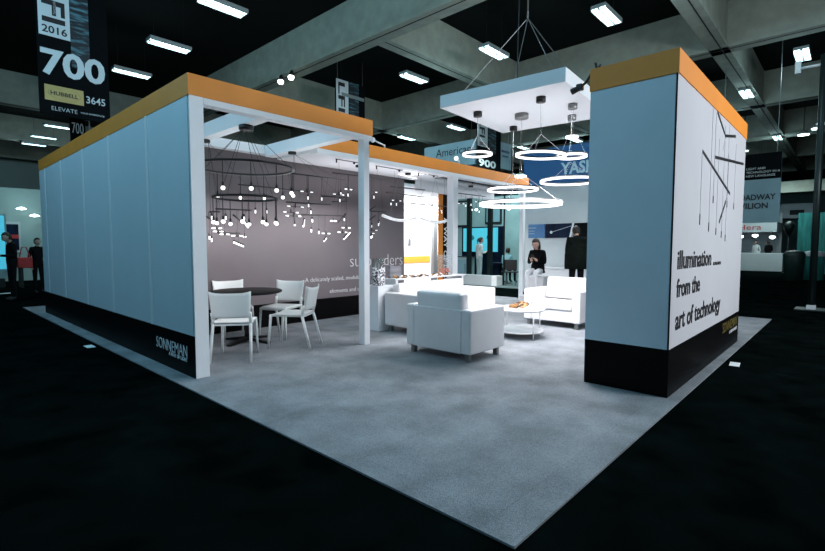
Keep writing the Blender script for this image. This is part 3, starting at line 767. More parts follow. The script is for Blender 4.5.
# small extra canopy fixture hung from the second cross beam
for x0, xm, x1, lab in ((6.16, 6.62, 7.10, 'curved white arc light hung over the sofa, left of the pair'), (7.22, 7.68, 8.14, 'curved white arc light hung beside the bright room, right of the pair')):
    r = thing('arc_pendant', lab, 'pendant light', (xm, 6.45, 2.83), group='arc lights over the sofa')
    P_ = [(x0+(x1-x0)*t/16, 6.45, 1.945-.075*math.sin(PI*t/16)) for t in range(17)]
    MB().tube(P_, .028, 10).build('arc', M['arc'], r)
    MB().lathe([(0, 0), (.05, 0), (.05, -.03), (0, -.03)], (xm, 6.45, 2.83), 18).build('canopy', M['white'], r)
    for t in (3, 13): MB().tube([P_[t], (xm, 6.45, 2.80)], .002, 5).build('cable', M['steel'], r)

# track lights under the soffit
for i, (xa, xb, ln) in enumerate(((4.98, 5.45, 'nearest the front post'), (5.88, 6.55, 'above the sofa'), (7.0, 7.55, 'left of the second post'), (8.2, 8.9, 'right of the second post'))):
    r = thing('track_light', 'black bar track light under the white soffit, %s' % ln, 'track light', (xa, 6.32, 2.83), group='track lights under the soffit')
    zs = 2.83
    MB().box(xa, xb, 6.30, 6.335, zs-.03, zs).build('track', M['blackmetal'], r)
    MB().cyl((xa+.01, 6.318, zs-.03), (xa+.01, 6.318, zs-.085), .012, 8).cyl((xb-.08, 6.318, zs-.03), (xb-.08, 6.318, zs-.06), .02, 10).build('spot_head', M['blackmetal'], r)
r = thing('zigzag_light', 'bent white glowing line light under the soffit above the bright opening', 'ceiling light', (7.0, 6.6, 2.83))
MB().tube([(6.55, 6.28, 2.808), (7.25, 6.28, 2.808)], .008, 8).tube([(7.25, 6.28, 2.808), (6.9, 6.75, 2.808), (7.6, 6.9, 2.808)], .008, 8).build('line', M['tubelight'], r)
MB().box(6.6, 6.64, 6.26, 6.30, 2.8085, 2.83).box(7.4, 7.44, 6.84, 6.90, 2.8085, 2.83).build('mount', M['white'], r)
for (x, y) in ((8.05, 6.09), (5.9, 6.09)):
    r = thing('spotlight', 'small spotlight on top of the rear orange fascia, %s' % ('in front of the pale hall sign' if x > 7 else 'just right of the front post'), 'spotlight', (x, y+.03, H), group='spotlights on the rear fascia')
    MB().cyl((x, y+.03, H), (x, y+.03, H+.06), .012, 8).tube([(x, y+.03, H+.05), (x-.28 if x < 7 else x-.1, y+.03, H+.10)], .014, 8).build('arm', M['white'], r)
    xx = x-.28 if x < 7 else x-.1
    MB().sphere((xx, y+.03, H+.10), .045, 12, 8).build('lamp_head', M['white'] if x < 7 else M['globe'], r)
# two bright accent lamps on a bar under the nearest hall beam
for k, y in enumerate((13.95, 13.35)):
    r = thing('accent_lamp', ('bright round spot lamp under the concrete beam, left of a pair', 'bright round spot lamp under the concrete beam, right of a pair')[k], 'spotlight', (8.85, y, 7.0), group='pair of spot lamps under the beam')
    MB().tube([(8.88, y, 7.0), (8.80, y, 6.90)], .03, 8).build('bracket', M['housing'], r)
    MB().cyl((8.80, y, 6.92), (8.75, y-.02, 6.74), .06, 14, r1=.09).build('lamp_head', M['blackmetal'], r)
    MB().lathe([(0, -.12), (.07, -.10), (.095, -.04), (.09, .0), (0, .0)], (8.74, y-.03, 6.74), 16).build('lens', M['lamp'], r)

# ------------------------------------------------------------------ hall signs
def aisle_sign(name, label, x0, x1, y, z0, z1, group=None):
    r = thing(name, label, 'sign', ((x0+x1)/2, y, z0), group=group)
    return r
# big 700 banner
r = aisle_sign('hanging_sign', 'large black hanging aisle sign reading 700 above the left wall', 2.36, 3.80, 13.8, 4.45, 7.6)
X0, X1, YS2 = 2.38, 3.79, 13.8
pn = MB().box(X0, X1, YS2, YS2+.05, 4.42, 7.5).build('board', M['bannerbg'], r)
MB().box(X0+.04, X0+.64, YS2-.006, YS2-.001, 6.19, 7.5).build('white_field', M['bannerwhite'], pn)
MB().box(X0+.645, X0+1.02, YS2-.006, YS2-.001, 5.60, 7.5).build('picture', M['streak'], pn)
text('lettering', 'LFI', (X0+.11, YS2-.007, 7.42), (0, 0, -1), M['inkblack'], pn, w=.92, h=.44, up=(1, 0, 0), thin=.02)
text('lettering', 'LIGHTFAIR INTERNATIONAL', (X0+.33, YS2-.009, 7.5), (0, 0, -1), M['inkgrey'], pn, w=.80, h=.05, up=(1, 0, 0))
text('lettering', '2016', (X0+.10, YS2-.007, 6.26), (1, 0, 0), M['inkblack'], pn, w=.48, h=.17, thin=.02)
text('lettering', '700', (X0+.05, YS2-.007, 5.31), (1, 0, 0), M['bannerwhite'], pn, w=1.28, h=.60, thin=.03)
MB().box(X0+.10, X0+.86, YS2-.006, YS2-.001, 4.74, 5.09, .0).build('logo_plate', M['logogold'], pn)
lp = MB().lathe([(0, 0), (.30, 0), (.32, .004), (.30, .008), (0, .008)], (0, 0, 0), 40).xf(Matrix.Translation((X0+.48, YS2-.006, 4.915)) @ Matrix.Rotation(PI/2, 4, 'X') @ Matrix.Diagonal((1.0, .42, .4, 1))).build('emblem', M['logogold'], pn)
text('lettering', 'HUBBELL', (X0+.21, YS2-.012, 4.87), (1, 0, 0), M['inkblack'], pn, w=.54, h=.09, thin=.02)
text('lettering', '3645', (X0+.91, YS2-.007, 4.82), (1, 0, 0), M['bannerwhite'], pn, w=.40, h=.17, thin=.01)
text('lettering', 'ELEVATE', (X0+.22, YS2-.007, 4.52), (1, 0, 0), M['bannerwhite'], pn, w=.50, h=.09, thin=-.012)
text('lettering', 'YOUR EXPERIENCE', (X0+.78, YS2-.007, 4.55), (1, 0, 0), M['bannerwhite'], pn, w=.50, h=.035)
for x in (X0+.1, X1-.1): MB().tube([(x, YS2+.02, 7.5), (x, YS2+.02, 8.3)], .012, 6).build('hanger', M['steel'], r)
# next aisle sign behind it
r = aisle_sign('hanging_sign', 'second smaller 700 sign just peeking over the left wall', 6, 7, 27, 3.9, 6)
pn = MB().box(5.74, 6.36, 27, 27.06, 6.0, 7.42).build('board', M['bannerbg'], r)
text('lettering', '700', (5.82, 26.99, 6.62), (1, 0, 0), M['bannerwhite'], pn, w=.46, h=.5)
MB().tube([(6.5, 26.9, 5.6), (6.5, 26.9, 7.7)], .03, 6).box(6.3, 6.52, 26.9, 27.05, 7.3, 7.35).build('pole', M['palegrey'], r)
MB().tube([(6.05, 27.03, 7.42), (6.05, 27.03, 8.3)], .02, 6).build('hanger', M['steel'], r)
# LFI banner behind the pergola
def lfi(label, x0, x1, y, z0, z1, num=None):
    r = aisle_sign('hanging_sign', label, x0, x1, y, z0, z1)
    wdt = x1-x0
    pn = MB().box(x0, x1, y, y+.05, z0, z1).build('board', M['bannerbg'], r)
    zt = z0 + (z1-z0)*(.05 if not num else .42)
    MB().box(x0+.02, x0+.42*wdt, y-.006, y-.001, zt, z1-.02).build('white_field', M['bannerwhite'], pn)
    MB().box(x0+.45*wdt, x0+.78*wdt, y-.006, y-.001, zt-.2, z1).build('picture', M['streak'], pn)
    text('lettering', 'LFI', (x0+.08*wdt, y-.008, z1-.12), (0, 0, -1), M['inkblack'], pn, w=(z1-zt)*.60, h=.22*wdt, up=(1, 0, 0), thin=.02)
    text('lettering', '2016', (x0+.08*wdt, y-.008, zt+.05), (1, 0, 0), M['inkblack'], pn, w=.30*wdt, h=.14, thin=.02)
    if num: text('lettering', num, (x0+.06*wdt, y-.008, z0+.08), (1, 0, 0), M['inkgrey'], pn, w=.72*wdt, h=.32, thin=.03)
    MB().tube([(x0+.1, y+.02, z1), (x0+.1, y+.02, 8.3)], .012, 6).build('hanger', M['steel'], r); MB().tube([(x1-.1, y+.02, z1), (x1-.1, y+.02, 8.3)], .012, 6).build('hanger', M['steel'], r)
    return r
lfi('black and blue banner reading LFI 2016 above the front orange fascia', 11.05, 12.45, 14.0, 5.6, 7.45)
lfi('hanging sign reading 900 between the ring pendants and the pale hall sign', 17.05, 18.9, 12.0, 4.75, 6.95, num='900')
r = thing('exhibitor_sign', 'pale blue hall sign reading American above the rear orange fascia', 'sign', (20, 15.9, 5.6))
pn = MB().box(20, 20.3, 14.2, 17.6, 5.5, 6.75).build('board', M['sign_sky'], r)
text('lettering', 'American', (19.99, 16.75, 6.12), (0, -1, 0), M['inkblack'], pn, w=2.3, h=.42)
MB().tube([(20.1, 14.5, 6.75), (20.1, 14.5, 8.3)], .02, 6).build('hanger', M['steel'], r); MB().tube([(20.1, 17.3, 6.75), (20.1, 17.3, 8.3)], .02, 6).build('hanger', M['steel'], r)
r = thing('exhibitor_sign', 'small square pale blue sign right of the 900 sign', 'sign', (18.1, 11.0, 5.0))
pn = MB().box(18.95, 20.0, 12.1, 12.2, 4.95, 6.15).build('board', M['sign_sky'], r)
MB().box(19.1, 19.8, 12.09, 12.099, 5.7, 5.8).box(19.2, 19.7, 12.09, 12.099, 5.5, 5.57).build('print_lines', M['blue'], pn)
MB().tube([(19.2, 12.15, 6.15), (19.2, 12.15, 8.3)], .015, 6).build('hanger', M['steel'], r); MB().tube([(19.8, 12.15, 6.15), (19.8, 12.15, 8.3)], .015, 6).build('hanger', M['steel'], r)

# ------------------------------------------------------------------ people
SEG_DEF = {'pelvis': .135, 'waist': .12, 'chest': .135, 'neck': .05, 'headbase': .048, 'shoulder': .062, 'elbow': .042, 'wrist': .03, 'hip': .085, 'knee': .058, 'ankle': .04, 'toe': .034, 'palm': .03}
def person(name, label, loc, rz, joints, cloth, scale=1.0, hair='short', cat='person', head_dir=(0, -1, -.1), bulk=1.0, phone=False, group=None):
    """joints: centre dict + side dicts (x mirrored unless given as pair). Local: faces -Y, feet at z = 0."""
    J = {}
    for k, v in joints.items():
        if isinstance(v[0], (tuple, list)): J[k+'L'], J[k+'R'] = Vector(v[0]), Vector(v[1])
        elif k in ('pelvis', 'waist', 'chest', 'neck', 'headbase'): J[k] = Vector(v)
        else: J[k+'L'] = Vector(v); J[k+'R'] = Vector((-v[0], v[1], v[2]))
    bones = [('pelvis', 'waist', 'top'), ('waist', 'chest', 'top'), ('chest', 'neck', 'top'), ('neck', 'headbase', 'skin')]
    for s in 'LR':
        bones += [('chest', 'shoulder'+s, 'top'), ('shoulder'+s, 'elbow'+s, 'top'), ('elbow'+s, 'wrist'+s, 'sleeve'), ('wrist'+s, 'palm'+s, 'skin'),
                  ('pelvis', 'hip'+s, 'bottom'), ('hip'+s, 'knee'+s, 'bottom'), ('knee'+s, 'ankle'+s, 'bottom'), ('ankle'+s, 'toe'+s, 'shoe')]
        d = (J['palm'+s]-J['wrist'+s]).normalized()
    names = list(J); idx = {n: i for i, n in enumerate(names)}
    me = bpy.data.meshes.new('body_tmp'); me.from_pydata([J[n] for n in names], [(idx[a], idx[b]) for a, b, _ in bones], [])
    ob = bpy.data.objects.new('body_tmp', me); C.objects.link(ob)
    sk = ob.modifiers.new('s', 'SKIN'); sk.use_smooth_shade = True
    for n in names:
        base = n if n in SEG_DEF else n[:-1]
        rr = SEG_DEF[base]*(bulk if base in ('pelvis', 'waist', 'chest', 'shoulder', 'elbow') else 1)
        sv = me.skin_vertices[0].data[idx[n]]
        sv.radius = (rr*1.0, rr*(.78 if base in ('pelvis', 'waist', 'chest') else 1.0)) if False else (rr, rr)
        sv.use_root = (n == 'pelvis')
    ob.modifiers.new('u', 'SUBSURF').levels = 2
    dg = bpy.context.evaluated_depsgraph_get(); dg.update()
    em = bpy.data.meshes.new_from_object(ob.evaluated_get(dg))
    bm = bmesh.new(); bm.from_mesh(em)
    bpy.data.objects.remove(ob); bpy.data.meshes.remove(em)
    mats = ['top', 'sleeve', 'skin', 'bottom', 'shoe']
    segs = [(J[a], J[b], mats.index(t)) for a, b, t in bones]
    def near(p):
        best = (9, 0)
        for a, b, t in segs:
            ab = b-a; u = max(0, min(1, (p-a).dot(ab)/ab.length_squared)); dd = (p-(a+ab*u)).length
            if t in (0,): dd *= .8
            if dd < best[0]: best = (dd, t)
        return best[1]
    for f in bm.faces: f.material_index = near(f.calc_center_median()); f.smooth = True
    out = MB(); out.bm.free(); out.bm = bm
    # fingers: five unequal bent chains per hand, rooted in the palm
    for s in 'LR':
        w_, p_ = J['wrist'+s], J['palm'+s]; d = (p_-w_).normalized(); side, upv = frame(d)
        inw = Vector((-1 if s == 'L' else 1, 0, 0)); 
        if abs(side.dot(inw)) < .3: side, upv = upv, side
        out.mi = 2
        for k, ln in enumerate((.062, .07, .066, .052)):
            o_ = side*(.024-.016*k); a0 = p_ + o_ + d*.008; a1 = a0 + d*ln*.5 - upv*.008; a2 = a1 + d*ln*.35 - upv*.022
            out.tube([a0, a1, a2], .0085, 6, r1=.0065)
        a0 = p_ - d*.02 + side*.028; out.tube([a0, a0 + side*.022 + d*.02, a0 + side*.028 + d*.045], .010, 6, r1=.008)
    # head
    hd = Vector(head_dir).normalized(); hx = hd.cross(Vector((0, 0, 1))).normalized(); hz = hx.cross(hd)
    hc = J['headbase'] + hz*.085 + hd*.012
    hm = MB(); nu, nv = 24, 18
    hm.sphere((0, 0, 0), 1.0, nu, nv)
    for v in hm.bm.verts:
        x, y, z = v.co; y = -y                                    # y: towards the face
        yy = y*.098; xx = x*.074*(1-.18*max(0, -z)); zz = z*.116
        if y > 0:
            yy *= 1 - .06*max(0, 1-abs(z)*1.2)
            if z < -.2: yy += .010*max(0, 1-abs(x)*2)            # chin
            if abs(x) < .24 and -.42 < z < .12: yy += .022*(1-abs(x)/.24)*(1-abs(z+.22)/.36 if abs(z+.22) < .36 else 0)   # nose
            if .12 < abs(x) < .55 and 0 < z < .26: yy -= .008     # eye sockets
        v.co = Vector((xx, yy, zz))
    mt = Matrix(((hx.x, hd.x, hz.x, hc.x), (hx.y, hd.y, hz.y, hc.y), (hx.z, hd.z, hz.z, hc.z), (0, 0, 0, 1)))
    out.mi = 2
    for s in (-1, 1): hm.sphere((s*.076, -.005, -.005), .026, 8, 6, sc=(.35, .75, 1.15))
    hm.bm.transform(mt); out.merge(hm.bm)
    root = thing(name, label, cat, loc, rz, group)
    root.scale = (scale,)*3
    m5 = [cloth['top'], cloth.get('sleeve', cloth['top']), M['skin'], cloth['bottom'], cloth.get('shoe', M['black_matte'])]
    out.build('body', m5, root, True)
    e = MB()
    for s in (-1, 1): e.sphere((s*.030, .086, .014), .0095, 8, 6)
    e.xf(mt).build('eyes', M['hair'], root, True)
    MB().box(-.022, .022, .088, .096, -.062, -.054, .003).xf(mt).build('mouth', M['redglass'], root, True)
    h = MB()
    if hair == 'bald': pass
    else:
        h.sphere((0, 0, 0), 1.0, 24, 16)
        for v in h.bm.verts:
            x, y, z = v.co; y = -y
            k = 1.08; L = 0
            if hair == 'bob':
                k = 1.2
                if z < .1 and y < .1: L = .085*(.1-z)
            yy = y*.098*k
            if y > .1 and z < .5: yy = .012
            zz = z*.116*k
            if hair != 'bob':
                low = -.12 if y > -.15 else -.62
                if z < low: zz = low*.116*k; yy *= .92
            v.co = Vector((x*.076*k*(1.08 if hair == 'bob' else 1), yy-.008, zz-L))
        h.xf(mt).build('hair', M['hair'], root, True)
        if hair == 'tail': MB().tube([mt @ Vector((0, -.10, .05)), mt @ Vector((0, -.15, .0)), mt @ Vector((0, -.14, -.14))], .03, 8, r1=.012).build('ponytail', M['hair'], root, True)
    if phone:
        mid = (J['palmL']+J['palmR'])/2
        pm = Matrix.Translation(mid + Vector((0, -.045, .035))) @ Matrix.Rotation(R(-50), 4, 'X')
        MB().box(-.036, .036, -.075, .075, -.004, .004, .003).xf(root.matrix_basis.to_3x3().to_4x4() @ Matrix.Identity(4) if False else pm).build('phone', M['phone'], root, True, label='black phone held in the hands')
    return root
STAND = dict(pelvis=(0, 0, .95), waist=(0, .0, 1.10), chest=(0, .0, 1.30), neck=(0, .01, 1.445), headbase=(0, -.01, 1.52),
             shoulder=(.165, .0, 1.39), elbow=(.215, .03, 1.12), wrist=(.215, -.05, .88), palm=(.21, -.08, .81),
             hip=(.085, 0, .90), knee=(.095, -.01, .50), ankle=(.10, .02, .085), toe=(.115, -.13, .036))
PHONE = dict(STAND, elbow=(.20, .02, 1.12), wrist=(.07, -.23, 1.13), palm=(.035, -.29, 1.17), headbase=(0, -.045, 1.51))
SIT = dict(pelvis=(0, 0, .55), waist=(0, -.01, .70), chest=(0, -.035, .89), neck=(0, -.045, 1.03), headbase=(0, -.085, 1.095),
           shoulder=(.155, -.03, .975), elbow=(.195, -.06, .72), wrist=(.065, -.24, .78), palm=(.03, -.29, .83),
           hip=(.085, -.02, .53), knee=(.10, -.42, .52), ankle=(.10, -.44, .085), toe=(.105, -.58, .036))
toward_cam = lambda x, y, off=0: math.atan2(-y, -x) + PI/2 + off
# woman with phone on a stool
WX, WY = 10.90, 5.80
r = person('person', 'seated woman in black cardigan and pale trousers looking at her phone', (WX, WY, .19), toward_cam(WX, WY, R(-20)), SIT,
       dict(top=M['suit'], bottom=M['paletrousers'], shoe=M['suit']), 1.06, 'bob', head_dir=(-.1, -1, -.45), phone=True)
hem = MB(); hem.lathe([(.155, .0), (.172, .0), (.15, .22), (.135, .22)], (0, 0, .49), 20, closed=True)
for v in hem.bm.verts: v.co.y = v.co.y*.85 + .01
hem.build('cardigan_hem', M['suit'], r, True)
st = thing('stool', 'white cube stool under the seated woman', 'stool', (WX, WY, .012), toward_cam(WX, WY, R(-20)))
MB().box(-.22, .22, -.20, .25, .03, .615, .015).build('seat', M['leather'], st, True)
MB().box(-.20, .20, -.66, -.205, .03, .175, .01).build('foot_step', M['leather'], st, True)
MB().box(-.19, .19, -.6, .22, 0, .03).build('plinth', M['black_matte'], st, True)
# man from behind
MX, MY = 10.64, 4.68
r = person('person', 'man in a dark coat standing with his back turned beside the tower edge', (MX, MY, .012), toward_cam(MX, MY, PI+R(18)), PHONE,
       dict(top=M['darkgreen'], bottom=M['suit']), 1.08, 'short', head_dir=(0, -1, -.45), bulk=1.5)
hem = MB(); hem.lathe([(.23, .0), (.252, .0), (.25, .3), (.22, .52), (.20, .52)], (0, 0, .78), 24, closed=True)
for v in hem.bm.verts: v.co.y = v.co.y*.86
hem.build('coat_skirt', M['darkgreen'], r, True)

# ------------------------------------------------------------------ neighbouring booth with blue sign
XN = 13.7
r = thing('exhibit_wall', 'white neighbouring exhibit wall under a dark blue YASH sign', 'wall', (XN+.1, 5.2, 0))
MB().box(XN, XN+.15, 2.6, 7.75, .012, 3.26).build('panel', M['palegrey'], r)
sg = MB().box(XN-.10, XN+.2, 2.6, 7.78, 3.26, 4.35).build('sign_board', M['blue'], r)
text('lettering', 'YASH', (XN-.101, 6.54, 3.50), (0, -1, 0), M['sign_sky'], sg, w=1.05, h=.36, thin=.03)
for i, (ya, yb, m_, lab) in enumerate(((7.62, 7.06, 'skyblue', 'bright blue poster leftmost on the white exhibit wall'), (7.04, 6.18, 'navy', 'navy poster with a bright star in the middle of the exhibit wall'), (6.13, 5.0, 'bannerbg', 'black poster behind the standing man'))):
    r = thing('poster', lab, 'poster', (XN-.02, (ya+yb)/2, 1.63), group='posters on the exhibit wall')
    p = MB().box(XN-.03, XN-.001, yb, ya, 1.63, 2.06).build('sheet', M[m_], r)
    if i == 0: MB().box(XN-.034, XN-.0301, 7.35, 7.62, 1.93, 1.96).box(XN-.034, XN-.0301, 7.40, 7.62, 1.84, 1.86).box(XN-.034, XN-.0301, 7.40, 7.62, 1.76, 1.775).build('print_lines', M['bannerpale'], p)
    if i == 1:
        MB().sphere((XN-.03, 6.84, 1.80), .045, 12, 8, sc=(.1, 1, 1)).tube([(XN-.032, 6.84, 1.80), (XN-.032, 6.2, 1.98)], .006, 6).build('star', M['bannerwhite'], p)
        MB().prism([(6.20, 1.63), (6.26, 1.63), (6.17, 2.06), (6.11, 2.06)], 0, XN-.036, XN-.031).build('stripe', M['bannerwhite'], p)
r = thing('counter', 'white counter against the neighbouring exhibit wall behind the seated woman', 'counter', (13.2, 6, .012))
MB().box(12.95, 13.6, 4.6, 7.05, .012, .72).build('body', M['white'], r)
MB().box(12.92, 13.62, 4.57, 7.08, .72, .755, .004).build('worktop', M['white'], r)
tag(MB().box(13.55, 24, 7.9, 16, 0, .03).build('exhibit_carpet', M['neighcarpet']), 'teal grey carpet of the booth beyond the aisle', 'carpet')
r = thing('low_planter', 'long low grey box with a white end at the edge of the far booth', 'box', (13.9, 9.6, .03))
MB().box(13.7, 14.05, 9.0, 11.3, .03, .36).build('body', M['palegrey'], r)
MB().box(13.69, 14.06, 8.8, 9.0, .03, .37).build('end_block', M['paper'], r)
for y, w_, lab in ((10.32, .14, 'wide dark post left of the teal screen'), (9.42, .14, 'dark post in front of the teal screens'), (8.82, .04, 'thin dark post right of the teal screens')):
    r = thing('upright', lab, 'post', (14.2, y, .03), group='dark posts of the far booth')
    MB().box(14.15, 14.15+w_, y-w_/2, y+w_/2, .05, 3.1).build('shaft', M['brass'], r)
    MB().box(14.10, 14.2+w_, y-w_/2-.06, y+w_/2+.06, .03, .05).build('foot_plate', M['brass'], r)
tag(MB().box(14.1, 14.35, 8.4, 10.7, 3.1, 3.3).build('header_beam', M['brass']), 'dark header beam over the far booth posts', 'beam')
tag(MB().box(19, 19.2, 8.5, 16.5, .03, 4.6).build('partition', M['tealgrey']), 'teal grey back partition of the far booth', 'partition')
r = thing('video_wall', 'glowing cyan video wall in the far booth between dark posts', 'screen', (16, 10.6, .03))
MB().box(16.02, 16.2, 10.05, 12.0, .03, 2.15).build('cabinet', M['navy'], r)
sc_ = MB().box(15.98, 16.02, 10.25, 11.9, 1.15, 2.10).build('screen', M['screen'], r)
for y in (11.45, 10.65):
    MB().lathe([(0, 0), (.11, 0), (.11, .01), (0, .01)], (0, 0, 0), 6).xf(Matrix.Translation((15.979, y, 1.72)) @ Matrix.Rotation(-PI/2, 4, 'Y')).build('emblem', M['screenspot'], sc_)
r = thing('kiosk', 'pale kiosk with a teal door standing left in the far booth', 'kiosk', (14.9, 11.0, .03))
MB().box(14.7, 15.1, 10.7, 11.3, .03, .95, .01).build('cabinet', M['tealgrey'], r)
MB().box(14.69, 14.70, 10.78, 11.2, .10, .85).build('door', M['bannerpale'], r)
MB().tube([(14.68, 10.84, .3), (14.68, 10.84, .7)], .012, 6).build('handle', M['black_matte'], r)
MB().box(14.66, 15.14, 10.66, 11.34, .95, .98).build('worktop', M['black_matte'], r)
px, py = 14.75, 10.24
person('person', 'standing visitor with dark ponytail by the cyan video wall', (px, py, .03), toward_cam(px, py, R(120)), PHONE, dict(top=M['whitecloth'], bottom=M['tealgrey']), .98, 'tail')
px, py = 14.92, 9.17
person('person', 'seated man in a light blue shirt seen from behind in the far booth', (px, py, .03), toward_cam(px, py, R(150)), SIT, dict(top=M['blueshirt'], bottom=M['suit']), 1.0, 'short')
px, py = 16.9, 9.3
person('person', 'dark clothed visitor standing far back beside the grey partition', (px, py, .03), toward_cam(px, py, R(-60)), STAND, dict(top=M['suit'], bottom=M['suit']), 1.0, 'short')
# visitor's chair
def side_chair(label, x, y, rz, z=.03):
    r = thing('visitor_chair', label, 'chair', (x, y, z), rz)
    MB().box(-.23, .23, -.22, .22, .43, .47, .012).build('seat', M['black_matte'], r, True)
    MB().box(-.23, .23, .19, .225, .52, .88, .012).build('backrest', M['black_matte'], r, True)
    for sx in (-1, 1):
        MB().tube([(sx*.21, -.2, .43), (sx*.21, -.22, 0)], .012, 8).build('leg', M['steel'], r, True)
        MB().tube([(sx*.21, .205, .88), (sx*.21, .205, .43), (sx*.21, .24, 0)], .012, 8).build('leg', M['steel'], r, True)
    return r
side_chair('black visitor chair with steel legs nearest the far booth edge', 14.50, 8.70, toward_cam(14.50, 8.70, R(165)))
o = thing('meeting_stool', 'dark stool under the man in the blue shirt', 'stool', (14.92, 9.17, .03))
MB().lathe([(0, .40), (.19, .40), (.2, .42), (.19, .44), (0, .44)], (0, 0, 0), 20).build('seat', M['black_matte'], o, True)
MB().lathe([(0, 0), (.2, 0), (.2, .015), (.03, .03), (.03, .40), (0, .40)], (0, 0, 0), 20).build('pedestal_leg', M['steel'], o, True)
r = thing('meeting_table', 'low dark table in front of the man in the blue shirt', 'table', (15.6, 9.85, .03))
MB().lathe([(0, .68), (.42, .68), (.43, .70), (.42, .72), (0, .72)], (0, 0, 0), 28).build('tabletop', M['navy'], r, True)
MB().lathe([(0, 0), (.25, 0), (.25, .02), (.04, .04), (.04, .68), (0, .68)], (0, 0, 0), 20).build('pedestal_leg', M['blackmetal'], r, True)
for i, (y, z0, z1, lab) in enumerate(((14.2, 2.3, 3.6, 'pale framed picture high on the far partition, left'), (12.4, 2.4, 3.4, 'dim framed picture in the middle of the far partition'), (9.6, 2.0, 3.0, 'pale framed picture on the far partition, right'))):
    r = thing('framed_picture', lab, 'picture', (18.97, y, z0), group='pictures on the far partition')
    MB().box(18.95, 18.999, y-.45, y+.45, z0, z1).build('frame', M['black_matte'], r)
    MB().box(18.94, 18.95, y-.36, y+.36, z0+.1, z1-.1).build('print', M['palegrey' if i != 1 else 'bannerpale'], r)
for i, (x, y, z) in enumerate(((15.2, 9.2, 2.75), (16.5, 8.9, 2.4), (14.9, 10.5, 2.7), (17.2, 10.5, 2.85))):
    r = thing('display_pendant', 'small glowing display lamp over the far booth, ' + ('hung beside the central post', 'lowest on the right', 'nearest the left post', 'furthest back')[i], 'pendant light', (x, y, z), group='display lamps of the far booth')
    MB().tube([(x, y, z), (x, y, 7.0)], .006, 6).build('cord', M['blackmetal'], r)
    MB().lathe([(0, .0), (.05, -.02), (.06, -.06), (.02, -.09), (0, -.09)], (x, y, z+.09), 16).build('shade', M['coollamp'], r)

# ------------------------------------------------------------------ hall at the far right
r = thing('hanging_sign', 'pale blue banner reading BROADWAY PAVILION right of the tower', 'sign', (18, 2.4, 2.1))
pn = MB().box(18, 18.06, 1.68, 3.45, 2.1, 4.2).build('board', M['bannerpale'], r)
MB().box(17.993, 17.999, 1.68, 3.35, 3.42, 4.2).build('black_field', M['bannerbg'], pn)
text('lettering', 'BROADWAY', (17.99, 1.79, 2.79), (0, -1, 0), M['inkblack'], pn, w=1.14, h=.18, thin=.02, align='r')
text('lettering', 'PAVILION', (17.99, 1.97, 2.53), (0, -1, 0), M['inkblack'], pn, w=.96, h=.18, thin=.02, align='r')
for i, s in enumerate(('LIGHT AND', 'TECHNOLOGY IN A', 'NEW LANGUAGE')):
    text('lettering', s, (17.99, 2.55, 3.72-.11*i), (0, -1, 0), M['bannerwhite'], pn, h=.065)
MB().tube([(18.03, 1.8, 4.2), (18.03, 1.8, 8.3)], .012, 6).build('hanger', M['steel'], r); MB().tube([(18.03, 3.2, 4.2), (18.03, 3.2, 8.3)], .012, 6).build('hanger', M['steel'], r)
r = thing('tall_stand', 'tall dark pole stand on a flat base at the far right edge', 'stand', (13.4, .46, 0))
MB().tube([(13.4, .62, .03), (13.4, .62, 5.4)], .065, 12).build('pole', M['brass'], r)
MB().box(13.1, 13.7, .35, .9, 0, .03, .008).build('base_plate', M['brass'], r)
MB().box(13.2, 13.32, .54, .70, .03, .12, .01).build('power_box', M['palegrey'], r)
MB().tube([(13.4, .62, 5.2), (13.4, 1.05, 5.2)], .03, 8).box(13.35, 13.45, 1.0, 1.1, 5.1, 5.35).build('bracket', M['palegrey'], r)
# pale booth beyond the aisle
r = thing('exhibit_booth', 'pale lit exhibit booth under the Broadway banner far on the right', 'booth', (36, 4.5, 0))
MB().box(36, 36.2, 3.2, 8.2, 0, 3.4).build('back_wall', M['palegrey'], r)
hd = MB().box(33.4, 36, 3.2, 8.2, 2.2, 2.75).build('header', M['palegrey'], r)
text('lettering', 'Hera', (33.39, 5.0, 2.32), (0, -1, 0), M['redcloth'], hd, w=1.1, h=.30)
MB().box(33.4, 33.6, 5.6, 5.9, 0, 2.2).build('column', M['cyanlit'], r, label='cyan lit column')
MB().box(33.38, 33.6, 5.35, 5.55, 0, 1.6).build('column', M['pink'], r, label='pink lit column')
MB().box(32.5, 33.2, 2.8, 5.0, 0, 1.0, .02).build('counter', M['palegrey'], r)
for i, (x, y, rz, top) in enumerate(((32.2, 4.9, 0, 'suit'), (34.2, 4.2, 150, 'whitecloth'), (34.0, 3.6, 40, 'suit'))):
    person('person', ('visitor in black leaning at the left end of the pale far counter', 'attendant in white behind the pale far counter', 'visitor in black behind the right of the pale far counter')[i], (x, y, 0), R(90+rz), PHONE if i != 1 else STAND, dict(top=M[top], bottom=M['suit']), 1.0, 'short', group='people at the far counter')
for i, (y, z) in enumerate(((4.9, 2.0), (3.4, 1.95), (4.2, 2.05))):
    r = thing('booth_lamp', 'round lamp glowing in the far pale booth, ' + ('left', 'right', 'middle')[i], 'lamp', (33.6, y, 2.2), group='lamps of the far pale booth')
    MB().tube([(33.6, y, 2.2), (33.6, y, z)], .015, 6).build('cord', M['blackmetal'], r)
    MB().lathe([(0, .02), (.13, .0), (.15, -.08), (.05, -.16), (0, -.16)], (33.6, y, z), 16).build('shade', M['coollamp'], r)
r = thing('trash_bin', 'dark waste bin standing in the right aisle', 'bin', (24.6, 1.75, 0))
MB().lathe([(0, .0), (.30, 0), (.35, .95), (.35, .97), (0, .97)], (0, 0, 0), 24).build('bucket', M['bin'], r, True)
